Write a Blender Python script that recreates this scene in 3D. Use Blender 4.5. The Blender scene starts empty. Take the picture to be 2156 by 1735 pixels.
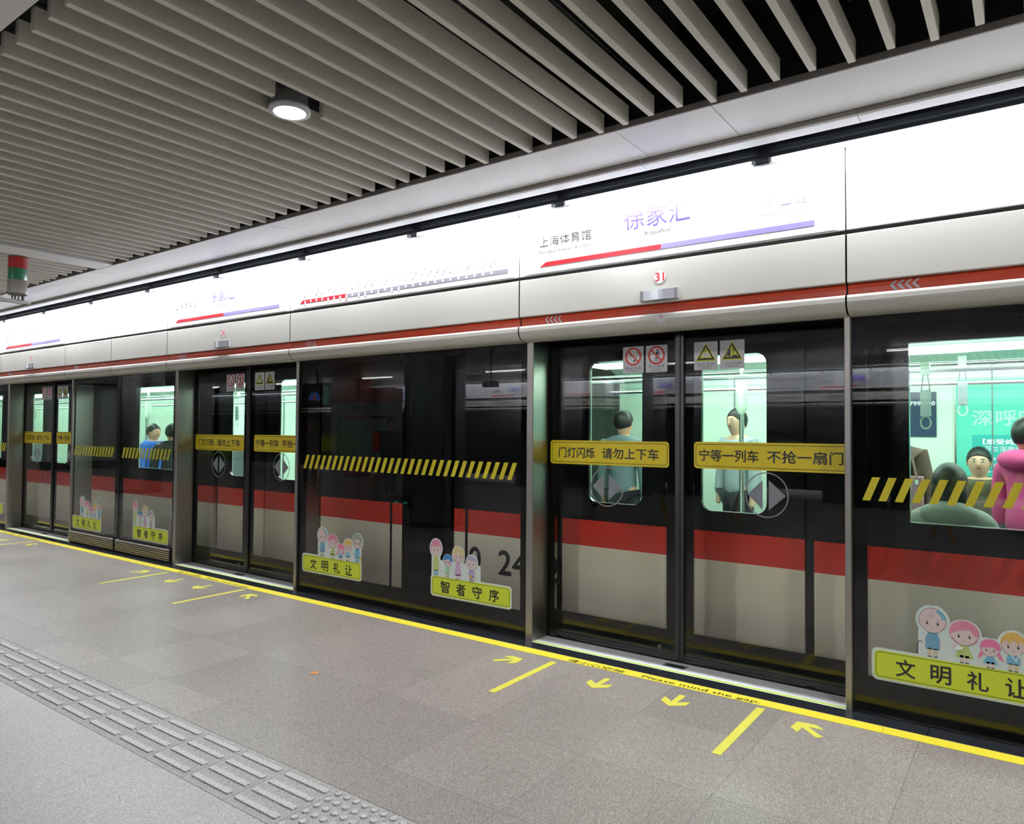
import bpy, math, random
from mathutils import Vector, Matrix
from bpy_extras.object_utils import world_to_camera_view
random.seed(7)
PI = math.pi
SC = bpy.context.scene
COL = SC.collection

# ------------------------------------------------------------------ camera, world, exposure
def setup_camera():
    yaw, pit, rol = math.radians(35.9059), math.radians(1.46979), math.radians(.40594)
    F = Vector((-math.sin(yaw)*math.cos(pit), math.cos(yaw)*math.cos(pit), math.sin(pit)))
    R = Vector((math.cos(yaw), math.sin(yaw), 0)); U = R.cross(F)
    R2 = R*math.cos(rol)+U*math.sin(rol); U2 = -R*math.sin(rol)+U*math.cos(rol)
    cam = bpy.data.cameras.new('camera'); o = bpy.data.objects.new('camera', cam); COL.objects.link(o)
    cam.sensor_width = 36; cam.sensor_fit = 'HORIZONTAL'; cam.lens = 1510.28/2156*36
    cam.clip_start = .05; cam.clip_end = 200
    m = Matrix((R2, U2, -F)).transposed().to_4x4(); m.translation = (0, 0, 1.45)
    o.matrix_world = m; SC.camera = o
setup_camera()
W = bpy.data.worlds.new('world'); SC.world = W; W.use_nodes = True
W.node_tree.nodes['Background'].inputs[0].default_value = (.9, .95, 1, 1)
W.node_tree.nodes['Background'].inputs[1].default_value = .01
SC.view_settings.view_transform = 'Standard'; SC.view_settings.look = 'None'
SC.view_settings.gamma = 1; SC.view_settings.use_curve_mapping = False
SC.view_settings.exposure = .55
SC.cycles.max_bounces = 10; SC.cycles.diffuse_bounces = 4; SC.cycles.glossy_bounces = 5
SC.cycles.transparent_max_bounces = 16; SC.cycles.transmission_bounces = 4
SC.cycles.caustics_reflective = False; SC.cycles.caustics_refractive = False
SC.cycles.sample_clamp_indirect = 6
TUBE_E, SPOT_E, BATTEN_E, TRAIN_E = 3.5, 14, 6, 5
TUBE_W, SPOT_W, BATTEN_W, TRAIN_W, FAR_W = 19, 15, 6, 12, 260
SC.cycles.denoising_prefilter = 'ACCURATE'

# ------------------------------------------------------------------ materials
def lin(c):
    if isinstance(c, str):
        c = [int(c[i:i+2], 16)/255 for i in (0, 2, 4)]
    return tuple((x/12.92 if x <= .04045 else ((x+.055)/1.055)**2.4) for x in c)+(1,)
MATS = {}
def mat(name, c, rough=.5, metal=0, emit=0, spec=.5, coat=0, bump=0, bscale=60, noise=0, nscale=20, ecol=None):
    if name in MATS: return MATS[name]
    m = bpy.data.materials.new(name); m.use_nodes = True; nt = m.node_tree; b = nt.nodes['Principled BSDF']
    b.inputs['Base Color'].default_value = lin(c); b.inputs['Roughness'].default_value = rough
    b.inputs['Metallic'].default_value = metal; b.inputs['Specular IOR Level'].default_value = spec
    if coat: b.inputs['Coat Weight'].default_value = coat; b.inputs['Coat Roughness'].default_value = .03
    if emit: b.inputs['Emission Color'].default_value = lin(ecol or c); b.inputs['Emission Strength'].default_value = emit
    if noise or bump:
        tc = nt.nodes.new('ShaderNodeTexCoord'); n = nt.nodes.new('ShaderNodeTexNoise'); n.inputs['Scale'].default_value = nscale
        nt.links.new(tc.outputs['Object'], n.inputs['Vector'])
    if noise:
        mx = nt.nodes.new('ShaderNodeMix'); mx.data_type = 'RGBA'; mx.blend_type = 'MULTIPLY'; mx.inputs[0].default_value = 1
        rp = nt.nodes.new('ShaderNodeMapRange'); rp.inputs['To Min'].default_value = 1-noise; rp.inputs['To Max'].default_value = 1+noise*.5
        nt.links.new(n.outputs['Fac'], rp.inputs['Value']); mx.inputs[6].default_value = lin(c)
        nt.links.new(rp.outputs[0], mx.inputs[7]); nt.links.new(mx.outputs[2], b.inputs['Base Color'])
    if bump:
        n2 = nt.nodes.new('ShaderNodeTexNoise'); n2.inputs['Scale'].default_value = bscale; nt.links.new(tc.outputs['Object'], n2.inputs['Vector'])
        bp = nt.nodes.new('ShaderNodeBump'); bp.inputs['Strength'].default_value = bump; bp.inputs['Distance'].default_value = .01
        nt.links.new(n2.outputs['Fac'], bp.inputs['Height']); nt.links.new(bp.outputs[0], b.inputs['Normal'])
    MATS[name] = m; return m

def glass(name, tint, f0=.05, rough=0.0, gcol=(1, 1, 1)):
    m = bpy.data.materials.new(name); m.use_nodes = True; nt = m.node_tree; nt.nodes.clear()
    out = nt.nodes.new('ShaderNodeOutputMaterial'); mix = nt.nodes.new('ShaderNodeMixShader')
    tr = nt.nodes.new('ShaderNodeBsdfTransparent'); tr.inputs[0].default_value = tuple(tint)+(1,)
    gl = nt.nodes.new('ShaderNodeBsdfGlossy'); gl.inputs[0].default_value = tuple(gcol)+(1,); gl.inputs['Roughness'].default_value = rough
    lw = nt.nodes.new('ShaderNodeLayerWeight'); lw.inputs['Blend'].default_value = .5
    p = nt.nodes.new('ShaderNodeMath'); p.operation = 'POWER'; p.inputs[1].default_value = 5
    ma = nt.nodes.new('ShaderNodeMath'); ma.operation = 'MULTIPLY_ADD'; ma.inputs[1].default_value = 1-f0; ma.inputs[2].default_value = f0
    nt.links.new(lw.outputs['Facing'], p.inputs[0]); nt.links.new(p.outputs[0], ma.inputs[0])
    nt.links.new(ma.outputs[0], mix.inputs[0]); nt.links.new(tr.outputs[0], mix.inputs[1]); nt.links.new(gl.outputs[0], mix.inputs[2])
    nt.links.new(mix.outputs[0], out.inputs[0]); MATS[name] = m; return m

def granite(name, base, light, dark, rough=.3, x0=None, nx=.606, y0=0, ny=.6, joint=.0022, var=.10, sheen=.5, bump=.05):
    """speckled stone; joints on a world grid where x0 is given"""
    m = bpy.data.materials.new(name); m.use_nodes = True; nt = m.node_tree; b = nt.nodes['Principled BSDF']
    N, L = nt.nodes.new, nt.links.new
    tc = N('ShaderNodeTexCoord')
    def vor(scale):
        v = N('ShaderNodeTexVoronoi'); v.inputs['Scale'].default_value = scale; L(tc.outputs['Object'], v.inputs['Vector']); return v
    v1 = vor(420); v2 = vor(230); sep = N('ShaderNodeSeparateColor'); L(v1.outputs['Color'], sep.inputs[0])
    cr = N('ShaderNodeValToRGB'); e = cr.color_ramp.elements
    e[0].position = 0; e[0].color = lin(dark); e[1].position = 1; e[1].color = lin(light)
    for pos, c in ((.16, dark), (.3, base), (.72, base), (.88, light)):
        k = cr.color_ramp.elements.new(pos); k.color = lin(c)
    L(sep.outputs[0], cr.inputs[0])
    sep2 = N('ShaderNodeSeparateColor'); L(v2.outputs['Color'], sep2.inputs[0])
    mx = N('ShaderNodeMix'); mx.data_type = 'RGBA'; mx.blend_type = 'MULTIPLY'; mx.inputs[0].default_value = 1
    mr = N('ShaderNodeMapRange'); mr.inputs['To Min'].default_value = .86; mr.inputs['To Max'].default_value = 1.1
    L(sep2.outputs[1], mr.inputs[0]); L(cr.outputs[0], mx.inputs[6]); L(mr.outputs[0], mx.inputs[7])
    col = mx.outputs[2]
    nz = N('ShaderNodeTexNoise'); nz.inputs['Scale'].default_value = 1.3; nz.inputs['Detail'].default_value = 4; L(tc.outputs['Object'], nz.inputs['Vector'])
    mr2 = N('ShaderNodeMapRange'); mr2.inputs['To Min'].default_value = .88; mr2.inputs['To Max'].default_value = 1.1
    L(nz.outputs['Fac'], mr2.inputs[0])
    mx2 = N('ShaderNodeMix'); mx2.data_type = 'RGBA'; mx2.blend_type = 'MULTIPLY'; mx2.inputs[0].default_value = 1
    L(col, mx2.inputs[6]); L(mr2.outputs[0], mx2.inputs[7]); col = mx2.outputs[2]
    if x0 is not None:
        sx = N('ShaderNodeSeparateXYZ'); L(tc.outputs['Object'], sx.inputs[0])
        def cell(axis, o, s):
            a = N('ShaderNodeMath'); a.operation = 'SUBTRACT'; L(sx.outputs[axis], a.inputs[0]); a.inputs[1].default_value = o
            d = N('ShaderNodeMath'); d.operation = 'DIVIDE'; L(a.outputs[0], d.inputs[0]); d.inputs[1].default_value = s
            f = N('ShaderNodeMath'); f.operation = 'FLOOR'; L(d.outputs[0], f.inputs[0])
            r = N('ShaderNodeMath'); r.operation = 'FRACT'; L(d.outputs[0], r.inputs[0])
            h = N('ShaderNodeMath'); h.operation = 'SUBTRACT'; L(r.outputs[0], h.inputs[0]); h.inputs[1].default_value = .5
            ab = N('ShaderNodeMath'); ab.operation = 'ABSOLUTE'; L(h.outputs[0], ab.inputs[0])
            g = N('ShaderNodeMath'); g.operation = 'GREATER_THAN'; L(ab.outputs[0], g.inputs[0]); g.inputs[1].default_value = .5-joint/s/2
            return f.outputs[0], g.outputs[0]
        fx, gx = cell(0, x0, nx); fy, gy = cell(1, y0, ny)
        cb = N('ShaderNodeCombineXYZ'); L(fx, cb.inputs[0]); L(fy, cb.inputs[1])
        wn = N('ShaderNodeTexWhiteNoise'); L(cb.outputs[0], wn.inputs['Vector'])
        m3 = N('ShaderNodeMapRange'); m3.inputs['To Min'].default_value = 1-var; m3.inputs['To Max'].default_value = 1+var; L(wn.outputs['Value'], m3.inputs[0])
        mx3 = N('ShaderNodeMix'); mx3.data_type = 'RGBA'; mx3.blend_type = 'MULTIPLY'; mx3.inputs[0].default_value = 1
        L(col, mx3.inputs[6]); L(m3.outputs[0], mx3.inputs[7])
        mxm = N('ShaderNodeMath'); mxm.operation = 'MAXIMUM'; L(gx, mxm.inputs[0]); L(gy, mxm.inputs[1])
        mx4 = N('ShaderNodeMix'); mx4.data_type = 'RGBA'; L(mxm.outputs[0], mx4.inputs[0]); L(mx3.outputs[2], mx4.inputs[6]); mx4.inputs[7].default_value = lin('5c5652')
        col = mx4.outputs[2]
    L(col, b.inputs['Base Color'])
    mr5 = N('ShaderNodeMapRange'); mr5.inputs['To Min'].default_value = rough-.06; mr5.inputs['To Max'].default_value = rough+.1
    L(nz.outputs['Fac'], mr5.inputs[0]); L(mr5.outputs[0], b.inputs['Roughness'])
    b.inputs['Specular IOR Level'].default_value = sheen
    if bump:
        bp = N('ShaderNodeBump'); bp.inputs['Strength'].default_value = bump; bp.inputs['Distance'].default_value = .002
        L(sep.outputs[0], bp.inputs['Height']); L(bp.outputs[0], b.inputs['Normal'])
    MATS[name] = m; return m

def brushed(name, c, rough=.32):
    m = mat(name, c, rough, 1); nt = m.node_tree; N, L = nt.nodes.new, nt.links.new; b = nt.nodes['Principled BSDF']
    tc = N('ShaderNodeTexCoord'); mp = N('ShaderNodeMapping'); mp.inputs['Scale'].default_value = (400, 400, 4)
    n = N('ShaderNodeTexNoise'); n.inputs['Scale'].default_value = 1; n.inputs['Detail'].default_value = 2
    L(tc.outputs['Object'], mp.inputs[0]); L(mp.outputs[0], n.inputs['Vector'])
    mr = N('ShaderNodeMapRange'); mr.inputs['To Min'].default_value = rough-.1; mr.inputs['To Max'].default_value = rough+.12
    L(n.outputs['Fac'], mr.inputs[0]); L(mr.outputs[0], b.inputs['Roughness']); return m

FLOOR = granite('floor_granite', '8b817a', 'b6afab', '665e59', rough=.37, x0=-.4422, y0=2.222, sheen=.6, bump=0)
FLOORN = granite('floor_granite_near', '959291', 'bfbdbc', '737070', rough=.37, x0=-.75, y0=.45, ny=1.2, sheen=.7, var=.04, bump=0)
TACT = granite('tactile_granite', '9d9b98', 'c0bebc', '7c7977', rough=.55, bump=.15)
TACTB = granite('tactile_bar_granite', 'b4b2b1', 'd4d2d2', '93908f', rough=.4, bump=0)
BLACKG = granite('black_granite', '25282c', '3a3d42', '15171a', rough=.12, x0=None, sheen=.6, bump=0)
CREAM = mat('cream_enamel', 'c9c8c0', .28, noise=.05, nscale=1.5)
WHITEP = mat('white_panel_enamel', 'f8f9fb', .3, noise=.04, nscale=1.2)
SIGNW = mat('sign_white', 'eef0f4', .35)
REDB = mat('red_enamel', 'bb3c1c', .22, noise=.08, nscale=3)
REDS = mat('sign_red', 'd0202f', .35)
PURP = mat('sign_purple', '4b3f96', .4)
LAV = mat('sign_grey_line', '8f8f99', .4)
LAVB = mat('sign_lavender_bar', '9a8fd0', .4); PALE = mat('sign_pale_text', '9d95cc', .4)
DGREY = mat('dark_grey_metal', '23262b', .5)
GREYF = mat('grey_trim_and_shade', '86807c', .5, noise=.15, nscale=6)
BLACK = mat('black_paint', '0c0c0d', .6)
BLKAL = mat('black_aluminium', '161719', .35, metal=.0)
FRIT = mat('black_glass_border', '060606', .5, spec=.05)
INK = mat('black_ink', '141414', .5)
YEL = mat('yellow_sticker', 'ecd52c', .4)
YELF = mat('yellow_floor_tape', 'e6d63a', .45, noise=.06, nscale=15)
YELM = mat('yellow_floor_mark', 'd2cb4c', .5, noise=.1, nscale=25)
YELS = mat('yellow_stripe', 'dcce2e', .4)
LIME = mat('lime_sticker', 'cddd38', .4)
GREENL = mat('glow_green_strip', 'c8e65c', .4)
STEEL = brushed('brushed_steel', 'a39f99', .36)
STEELF = mat('threshold_steel', 'f6f8fa', .45, metal=.0, noise=.08, nscale=8)
STEELC = brushed('column_steel', '8d8f92', .3)
CHROME = mat('chrome', 'd9dadc', .18, metal=1)
ALU = mat('satin_aluminium', 'b9bcc6', .35, metal=.7)
ALUD = mat('grey_plastic', '8d8f90', .5)
BAF = mat('baffle_enamel', 'f2efe5', .42, noise=.1, nscale=2.5)
STK_G = mat('sticker_grey', 'd6d9dd', .45)
WARNY = mat('warning_yellow', 'dadf2e', .4)
PROR = mat('prohibit_red', 'd42a1e', .4)
FROST = mat('frosted_vinyl', '8c9299', .6)
PANE = glass('screen_glass', (.955, .965, .96), .023)
TGLASS = glass('train_glass', (.90, .975, .945), .03)
TUBE = mat('tube_light', 'ffffff', .5, emit=TUBE_E, ecol='eef2ff')
SPOT = mat('downlight_light', 'ffffff', .5, emit=SPOT_E, ecol='f4f4ff')
BATT = mat('batten_light', 'ffffff', .5, emit=BATTEN_E, ecol='f6f3ec')
TRL = mat('train_light', 'ffffff', .5, emit=TRAIN_E, ecol='e8fff4')

for m_ in (TUBE, SPOT, BATT, TRL): m_.cycles.emission_sampling = 'NONE'
def area(name, loc, sx, sy, watts, color=(1, 1, 1), tilt=0, disk=False, parent=None):
    l = bpy.data.lights.new(name, 'AREA'); l.energy = watts; l.color = color; l.shape = 'DISK' if disk else 'RECTANGLE'; l.size = sx
    if not disk: l.size_y = sy
    o = bpy.data.objects.new(name, l); COL.objects.link(o); o.location = loc; o.rotation_euler = (tilt, 0, 0)
    if parent is not None: o.parent = parent
    return o

# ------------------------------------------------------------------ mesh builder
_glyph = {}
def glyphs(s, off=0.0, res=3):
    k = (s, off)
    if k in _glyph: return _glyph[k]
    cu = bpy.data.curves.new('t', 'FONT'); cu.body = s; cu.size = 1; cu.resolution_u = res; cu.offset = off; cu.fill_mode = 'BOTH'
    o = bpy.data.objects.new('t', cu); COL.objects.link(o)
    me = bpy.data.meshes.new_from_object(o.evaluated_get(bpy.context.evaluated_depsgraph_get()))
    vs = [(v.co.x, v.co.y) for v in me.vertices]; fs = [tuple(p.vertices) for p in me.polygons]
    bpy.data.objects.remove(o); bpy.data.curves.remove(cu); bpy.data.meshes.remove(me)
    if not vs: vs = [(0, 0), (1, 0), (1, 1)]; fs = [(0, 1, 2)]
    x0 = min(v[0] for v in vs); x1 = max(v[0] for v in vs); y0 = min(v[1] for v in vs); y1 = max(v[1] for v in vs)
    vs = [((x-x0)/(x1-x0 or 1), (y-y0)/(y1-y0 or 1)) for x, y in vs]
    _glyph[k] = (vs, fs); return _glyph[k]

class MB:
    def __init__(s): s.v = []; s.f = []; s.m = []; s.mats = []; s.sm = []
    def mi(s, m):
        if m not in s.mats: s.mats.append(m)
        return s.mats.index(m)
    def add(s, vs, fs, m, smooth=False):
        o = len(s.v); s.v += [tuple(v) for v in vs]; i = s.mi(m)
        for f in fs: s.f.append(tuple(o+k for k in f)); s.m.append(i); s.sm.append(smooth)
        return s
    def box(s, x0, x1, y0, y1, z0, z1, m):
        return s.add([(x, y, z) for x in (x0, x1) for y in (y0, y1) for z in (z0, z1)],
                     [(0, 1, 3, 2), (4, 6, 7, 5), (0, 4, 5, 1), (2, 3, 7, 6), (0, 2, 6, 4), (1, 5, 7, 3)], m)
    def cbox(s, x0, x1, y0, y1, z0, z1, m, c=.004):
        """box with chamfered edges along X and corners in the YZ section"""
        pr = [(y0+c, z0), (y1-c, z0), (y1, z0+c), (y1, z1-c), (y1-c, z1), (y0+c, z1), (y0, z1-c), (y0, z0+c)]
        return s.prismx(pr, x0, x1, m)
    def prismx(s, prof, x0, x1, m, smooth=False):
        n = len(prof); vs = [(x0, y, z) for y, z in prof]+[(x1, y, z) for y, z in prof]
        fs = [(i, (i+1) % n, n+(i+1) % n, n+i) for i in range(n)]+[tuple(range(n))[::-1], tuple(range(n, 2*n))]
        return s.add(vs, fs, m, smooth)
    def strip(s, prof, x0, x1, mlist, smooth=False):
        """open profile sheet along X, one material per segment"""
        for i in range(len(prof)-1):
            a, b = prof[i], prof[i+1]
            s.add([(x0, *a), (x1, *a), (x1, *b), (x0, *b)], [(0, 1, 2, 3)], mlist[i] if isinstance(mlist, list) else mlist, smooth)
        return s
    # decals on a wall facing -Y: points are (x, z)
    def wpoly(s, pts, y, m, t=.0008):
        n = len(pts); vs = [(x, y, z) for x, z in pts]+[(x, y+t, z) for x, z in pts]
        return s.add(vs, [tuple(range(n))]+[(i, n+i, n+(i+1) % n, (i+1) % n) for i in range(n)], m)
    def wrect(s, x0, x1, z0, z1, y, m, t=.0008): return s.wpoly([(x0, z0), (x1, z0), (x1, z1), (x0, z1)], y, m, t)
    def wround(s, x0, x1, z0, z1, r, y, m, t=.0008, n=5): return s.wpoly(rrect(x0, x1, z0, z1, r, n), y, m, t)
    def wring(s, outer, inner, y, m):
        n = len(outer); vs = [(x, y, z) for x, z in outer]+[(x, y, z) for x, z in inner]
        return s.add(vs, [(i, (i+1) % n, n+(i+1) % n, n+i) for i in range(n)], m)
    def wline(s, pts, w, y, m):
        for (ax, az), (bx, bz) in zip(pts, pts[1:]):
            d = math.hypot(bx-ax, bz-az) or 1; nx, nz = -(bz-az)/d*w/2, (bx-ax)/d*w/2
            s.add([(ax+nx, y, az+nz), (ax-nx, y, az-nz), (bx-nx, y, bz-nz), (bx+nx, y, bz+nz)], [(0, 1, 2, 3)], m)
        return s
    def wtext(s, t, x0, x1, z0, z1, y, m, off=0., rot=0, flip=False):
        if off:
            b = off*(z1-z0)*.9
            for i, (dx, dz) in enumerate(((-b, 0), (b, 0), (0, b), (0, -b))): s.wtext(t, x0+dx+b, x1+dx-b, z0+dz+b, z1+dz-b, y-.00003*i, m, 0, rot, flip)
            return s
        vs, fs = glyphs(t, off); c, sn = math.cos(rot), math.sin(rot); out = []
        for u, v in vs:
            a, b = u*(x1-x0), v*(z1-z0)
            if flip: a = (x1-x0)-a
            out.append((x0+a*c-b*sn, y, z0+a*sn+b*c))
        return s.add(out, fs, m)
    def ftext(s, t, x0, x1, y0, y1, z, m, off=0.):
        vs, fs = glyphs(t, 0); b = off*(y1-y0)
        for i, (dx, dy) in enumerate(((-b, 0), (b, 0), (0, b), (0, -b)) if off else ((0, 0),)): s.add([(x0+dx+u*(x1-x0), y0+dy+v*(y1-y0), z+.00003*i) for u, v in vs], fs, m)
        return s
    def fpoly(s, pts, z, m, t=.0015):
        n = len(pts); vs = [(x, y, z) for x, y in pts]+[(x, y, z-t) for x, y in pts]
        return s.add(vs, [tuple(range(n))]+[(i, n+i, n+(i+1) % n, (i+1) % n) for i in range(n)], m)
    def cyl(s, a, b, r, m, n=12, r2=None, caps=True, smooth=True):
        a, b = Vector(a), Vector(b); d = (b-a).normalized(); u = d.orthogonal().normalized(); w = d.cross(u); r2 = r if r2 is None else r2
        vs = [a+(u*math.cos(t)+w*math.sin(t))*r for t in [2*PI*i/n for i in range(n)]]+[b+(u*math.cos(t)+w*math.sin(t))*r2 for t in [2*PI*i/n for i in range(n)]]
        s.add(vs, [(i, (i+1) % n, n+(i+1) % n, n+i) for i in range(n)], m, smooth)
        if caps: s.add(vs, [tuple(range(n))[::-1], tuple(range(n, 2*n))], m)
        return s
    def lathe(s, prof, cx, cy, m, n=24, smooth=True):
        k = len(prof); vs = [(cx+r*math.cos(2*PI*i/n), cy+r*math.sin(2*PI*i/n), z) for i in range(n) for r, z in prof]
        fs = [(i*k+j, ((i+1) % n)*k+j, ((i+1) % n)*k+j+1, i*k+j+1) for i in range(n) for j in range(k-1)]
        return s.add(vs, fs, m, smooth)
    def ball(s, c, r, m, nu=16, nv=10):
        rx, ry, rz = r if hasattr(r, '__len__') else (r, r, r)
        vs = [(c[0]+rx*math.sin(PI*j/nv)*math.cos(2*PI*i/nu), c[1]+ry*math.sin(PI*j/nv)*math.sin(2*PI*i/nu), c[2]+rz*math.cos(PI*j/nv)) for j in range(nv+1) for i in range(nu)]
        fs = [(j*nu+i, j*nu+(i+1) % nu, (j+1)*nu+(i+1) % nu, (j+1)*nu+i) for j in range(nv) for i in range(nu)]
        return s.add(vs, fs, m, True)
    def build(s, name, parent=None):
        me = bpy.data.meshes.new(name); me.from_pydata(s.v, [], s.f)
        for m in s.mats: me.materials.append(m)
        me.polygons.foreach_set('material_index', s.m); me.polygons.foreach_set('use_smooth', s.sm)
        me.update(); o = bpy.data.objects.new(name, me); COL.objects.link(o)
        if parent is not None: o.parent = parent
        return o
def rrect(x0, x1, z0, z1, r, n=5):
    pts = []
    for cx, cz, a in ((x1-r, z0+r, -PI/2), (x1-r, z1-r, 0), (x0+r, z1-r, PI/2), (x0+r, z0+r, PI)):
        for i in range(n+1): t = a+PI/2*i/n; pts.append((cx+r*math.cos(t), cz+r*math.sin(t)))
    return pts
def ell(cx, cz, rx, rz=None, n=32, a0=0, a1=2*PI):
    rz = rx if rz is None else rz
    return [(cx+rx*math.cos(a0+(a1-a0)*i/n), cz+rz*math.sin(a0+(a1-a0)*i/n)) for i in range(n)]
def empty(name, loc=(0, 0, 0), rz=0):
    o = bpy.data.objects.new(name, None); COL.objects.link(o); o.location = loc; o.rotation_euler = (0, 0, rz); o.empty_display_size = .1; return o
def tag(o, label=None, cat=None, group=None, kind=None):
    if label: o['label'] = label
    if cat: o['category'] = cat
    if group: o['group'] = group
    if kind: o['kind'] = kind
    return o
def thing(name, label, cat, loc=(0, 0, 0), rz=0, group=None): return tag(empty(name, loc, rz), label, cat, group)
def copy_tree(o, parent=None):
    c = o.copy(); COL.objects.link(c)
    if parent is not None: c.parent = parent
    for ch in [x for x in bpy.data.objects if x.parent == o]: copy_tree(ch, c)
    return c
ORD = 'first second third fourth fifth sixth seventh eighth ninth tenth eleventh twelfth thirteenth fourteenth fifteenth sixteenth seventeenth eighteenth nineteenth twentieth'.split()
def nth(n):
    if n <= 20: return ORD[n-1]
    t = {2: 'twenty', 3: 'thirty', 4: 'forty', 5: 'fifty', 6: 'sixty', 7: 'seventy'}
    d, r = divmod(n, 10)
    return t[d]+'-'+ORD[r-1] if r else t[d][:-1]+'ieth'

# ------------------------------------------------------------------ setting
YO = -10.6                                   # line of the screen doors across the island
X0, X1 = -46., 7.
def struct(name, mb, parent=None):
    o = mb.build(name, parent)
    if parent is None: o['kind'] = 'structure'
    return o
f = MB(); f.box(X0, X1, 1.975, 3.99, -.2, 0, FLOOR)
for yb in ((YO+.14+3.8, 1.640),): f.box(X0, X1, yb[0], yb[1], -.2, 0, FLOORN)
f.box(X0, X1, YO+.14, YO+.14+3.8, -.2, 0, FLOOR)
f.box(X0, X1, 1.640, 1.975, -.2, -.03, FLOOR)
struct('floor', f)
k = MB()
jx = [-46, -9.65, -8.72, -7.79, -6.86, -5.93, -4.99, -4.07, -3.155, -2.24, -1.333, -.42, .5, 7]
for a, b in zip(jx, jx[1:]): k.box(a+.0015, b-.0015, 3.99, 4.11, -.2, -.0005, BLACKG)
k.box(X0, X1, 4.11, 4.36, -.2, -.012, BLACK)
struct('trim_1', k)                           # black granite edging
c = MB()
c.box(X0, X1, 1.065, 4.3, 3.45, 3.5, BLACK); c.box(X0, X1, 4.0, 4.06, 2.94, 2.97, DGREY); c.box(X0, X1, 3.30, 3.36, 3.03, 3.45, BLACK)
c.box(X0, X1, -7.46, 1.065, 3.0, 3.06, WHITEP)
c.box(X0, X1, 1.03, 1.065, 3.06, 3.45, BLACK)
c.box(X0, X1, YO, -7.46, 3.4, 3.45, BLACK)
for i in range(150): c.box(4-.15*i, 4.03-.15*i, YO+.9, -7.5, 3.0, 3.095, BAF)
c.box(X0, X1, YO+.5, YO+.9, 3.0, 3.03, WHITEP)
struct('ceiling', c)
# recess behind the tubes
r = MB(); r.strip([(3.83, 3.0), (3.83, 3.2), (4.3, 3.2)], X0, X1, DGREY); r.box(X0, X1, 4.02, 4.3, 2.96, 3.2, DGREY)
struct('trim_2', r)
# dark tunnel shell behind the train
t = MB(); t.box(X0, X1, 7.9, 8.0, -1.2, 3.6, BLACK); t.box(X0, X1, 4.3, 7.9, 3.45, 3.5, BLACK); t.box(X0, X1, 4.36, 8, -1.3, -1.2, BLACK)
t.box(X0, X1, 4.36, 4.4, -1.2, -.02, BLACK)
struct('wall_tunnel', t)
for nm, xa, xb in (('wall_left', X0-.1, X0), ('wall_right', X1, X1+.1)):
    struct(nm, MB().box(xa, xb, YO-1, 8, -1.3, 3.5, mat('end_wall_grey', '8f9192', .4)))

# ------------------------------------------------------------------ ceiling bulkhead, trims, baffles
jb = [-1.22, -1.73]
joints = sorted([-1.22-2.935*i for i in range(-1, 12)]+[-1.73-2.935*i for i in range(-1, 12)])
joints = [j for j in joints if j < 4]
n = 0
for a, b in reversed(list(zip(joints, joints[1:]))):
    wide = (b-a) > 1
    m = MB(); m.box(a+.002, b-.002, 3.285, 3.705, 3.0, 3.02, WHITEP); m.box(a+.002, b-.002, 3.275, 3.285, 3.0, 3.032, GREYF)
    o = m.build('soffit_board'); n += 1
    tag(o, '%s white soffit panel between slats and sign lights, %s counted from the right' % ('long' if wide else 'short', nth(n)), 'ceiling panel', 'white soffit panels')
tj = [2.9, 1.3, -.36, -1.5, -2.64, -3.77, -4.91, -6.0]+[-6.0-1.135*i for i in range(1, 30)]
tj = [2.4, .72, -.66, -1.79, -3.9-.17, -5.26]+[-5.26-1.18*i for i in range(1, 28)]
n = 0
for b, a in zip(tj, tj[1:]):
    m = MB(); m.prismx([(3.71, 3.0), (3.71, 2.975), (3.718, 2.968), (3.80, 2.966), (3.82, 2.972), (3.825, 3.0)], a+.0015, b-.0015, WHITEP)
    m.add([(a+.0015, 3.7095, 3.0), (b-.0015, 3.7095, 3.0), (b-.0015, 3.7095, 2.976), (a+.0015, 3.7095, 2.976)], [(0, 1, 2, 3)], GREYF)  # upright face of the white trim coloured grey to stand for its shade
    n += 1; o = m.build('soffit_trim'); tag(o, 'slim white edge trim below the soffit panels, %s from the right' % nth(n), 'ceiling trim', 'slim soffit edge trims')

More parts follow.
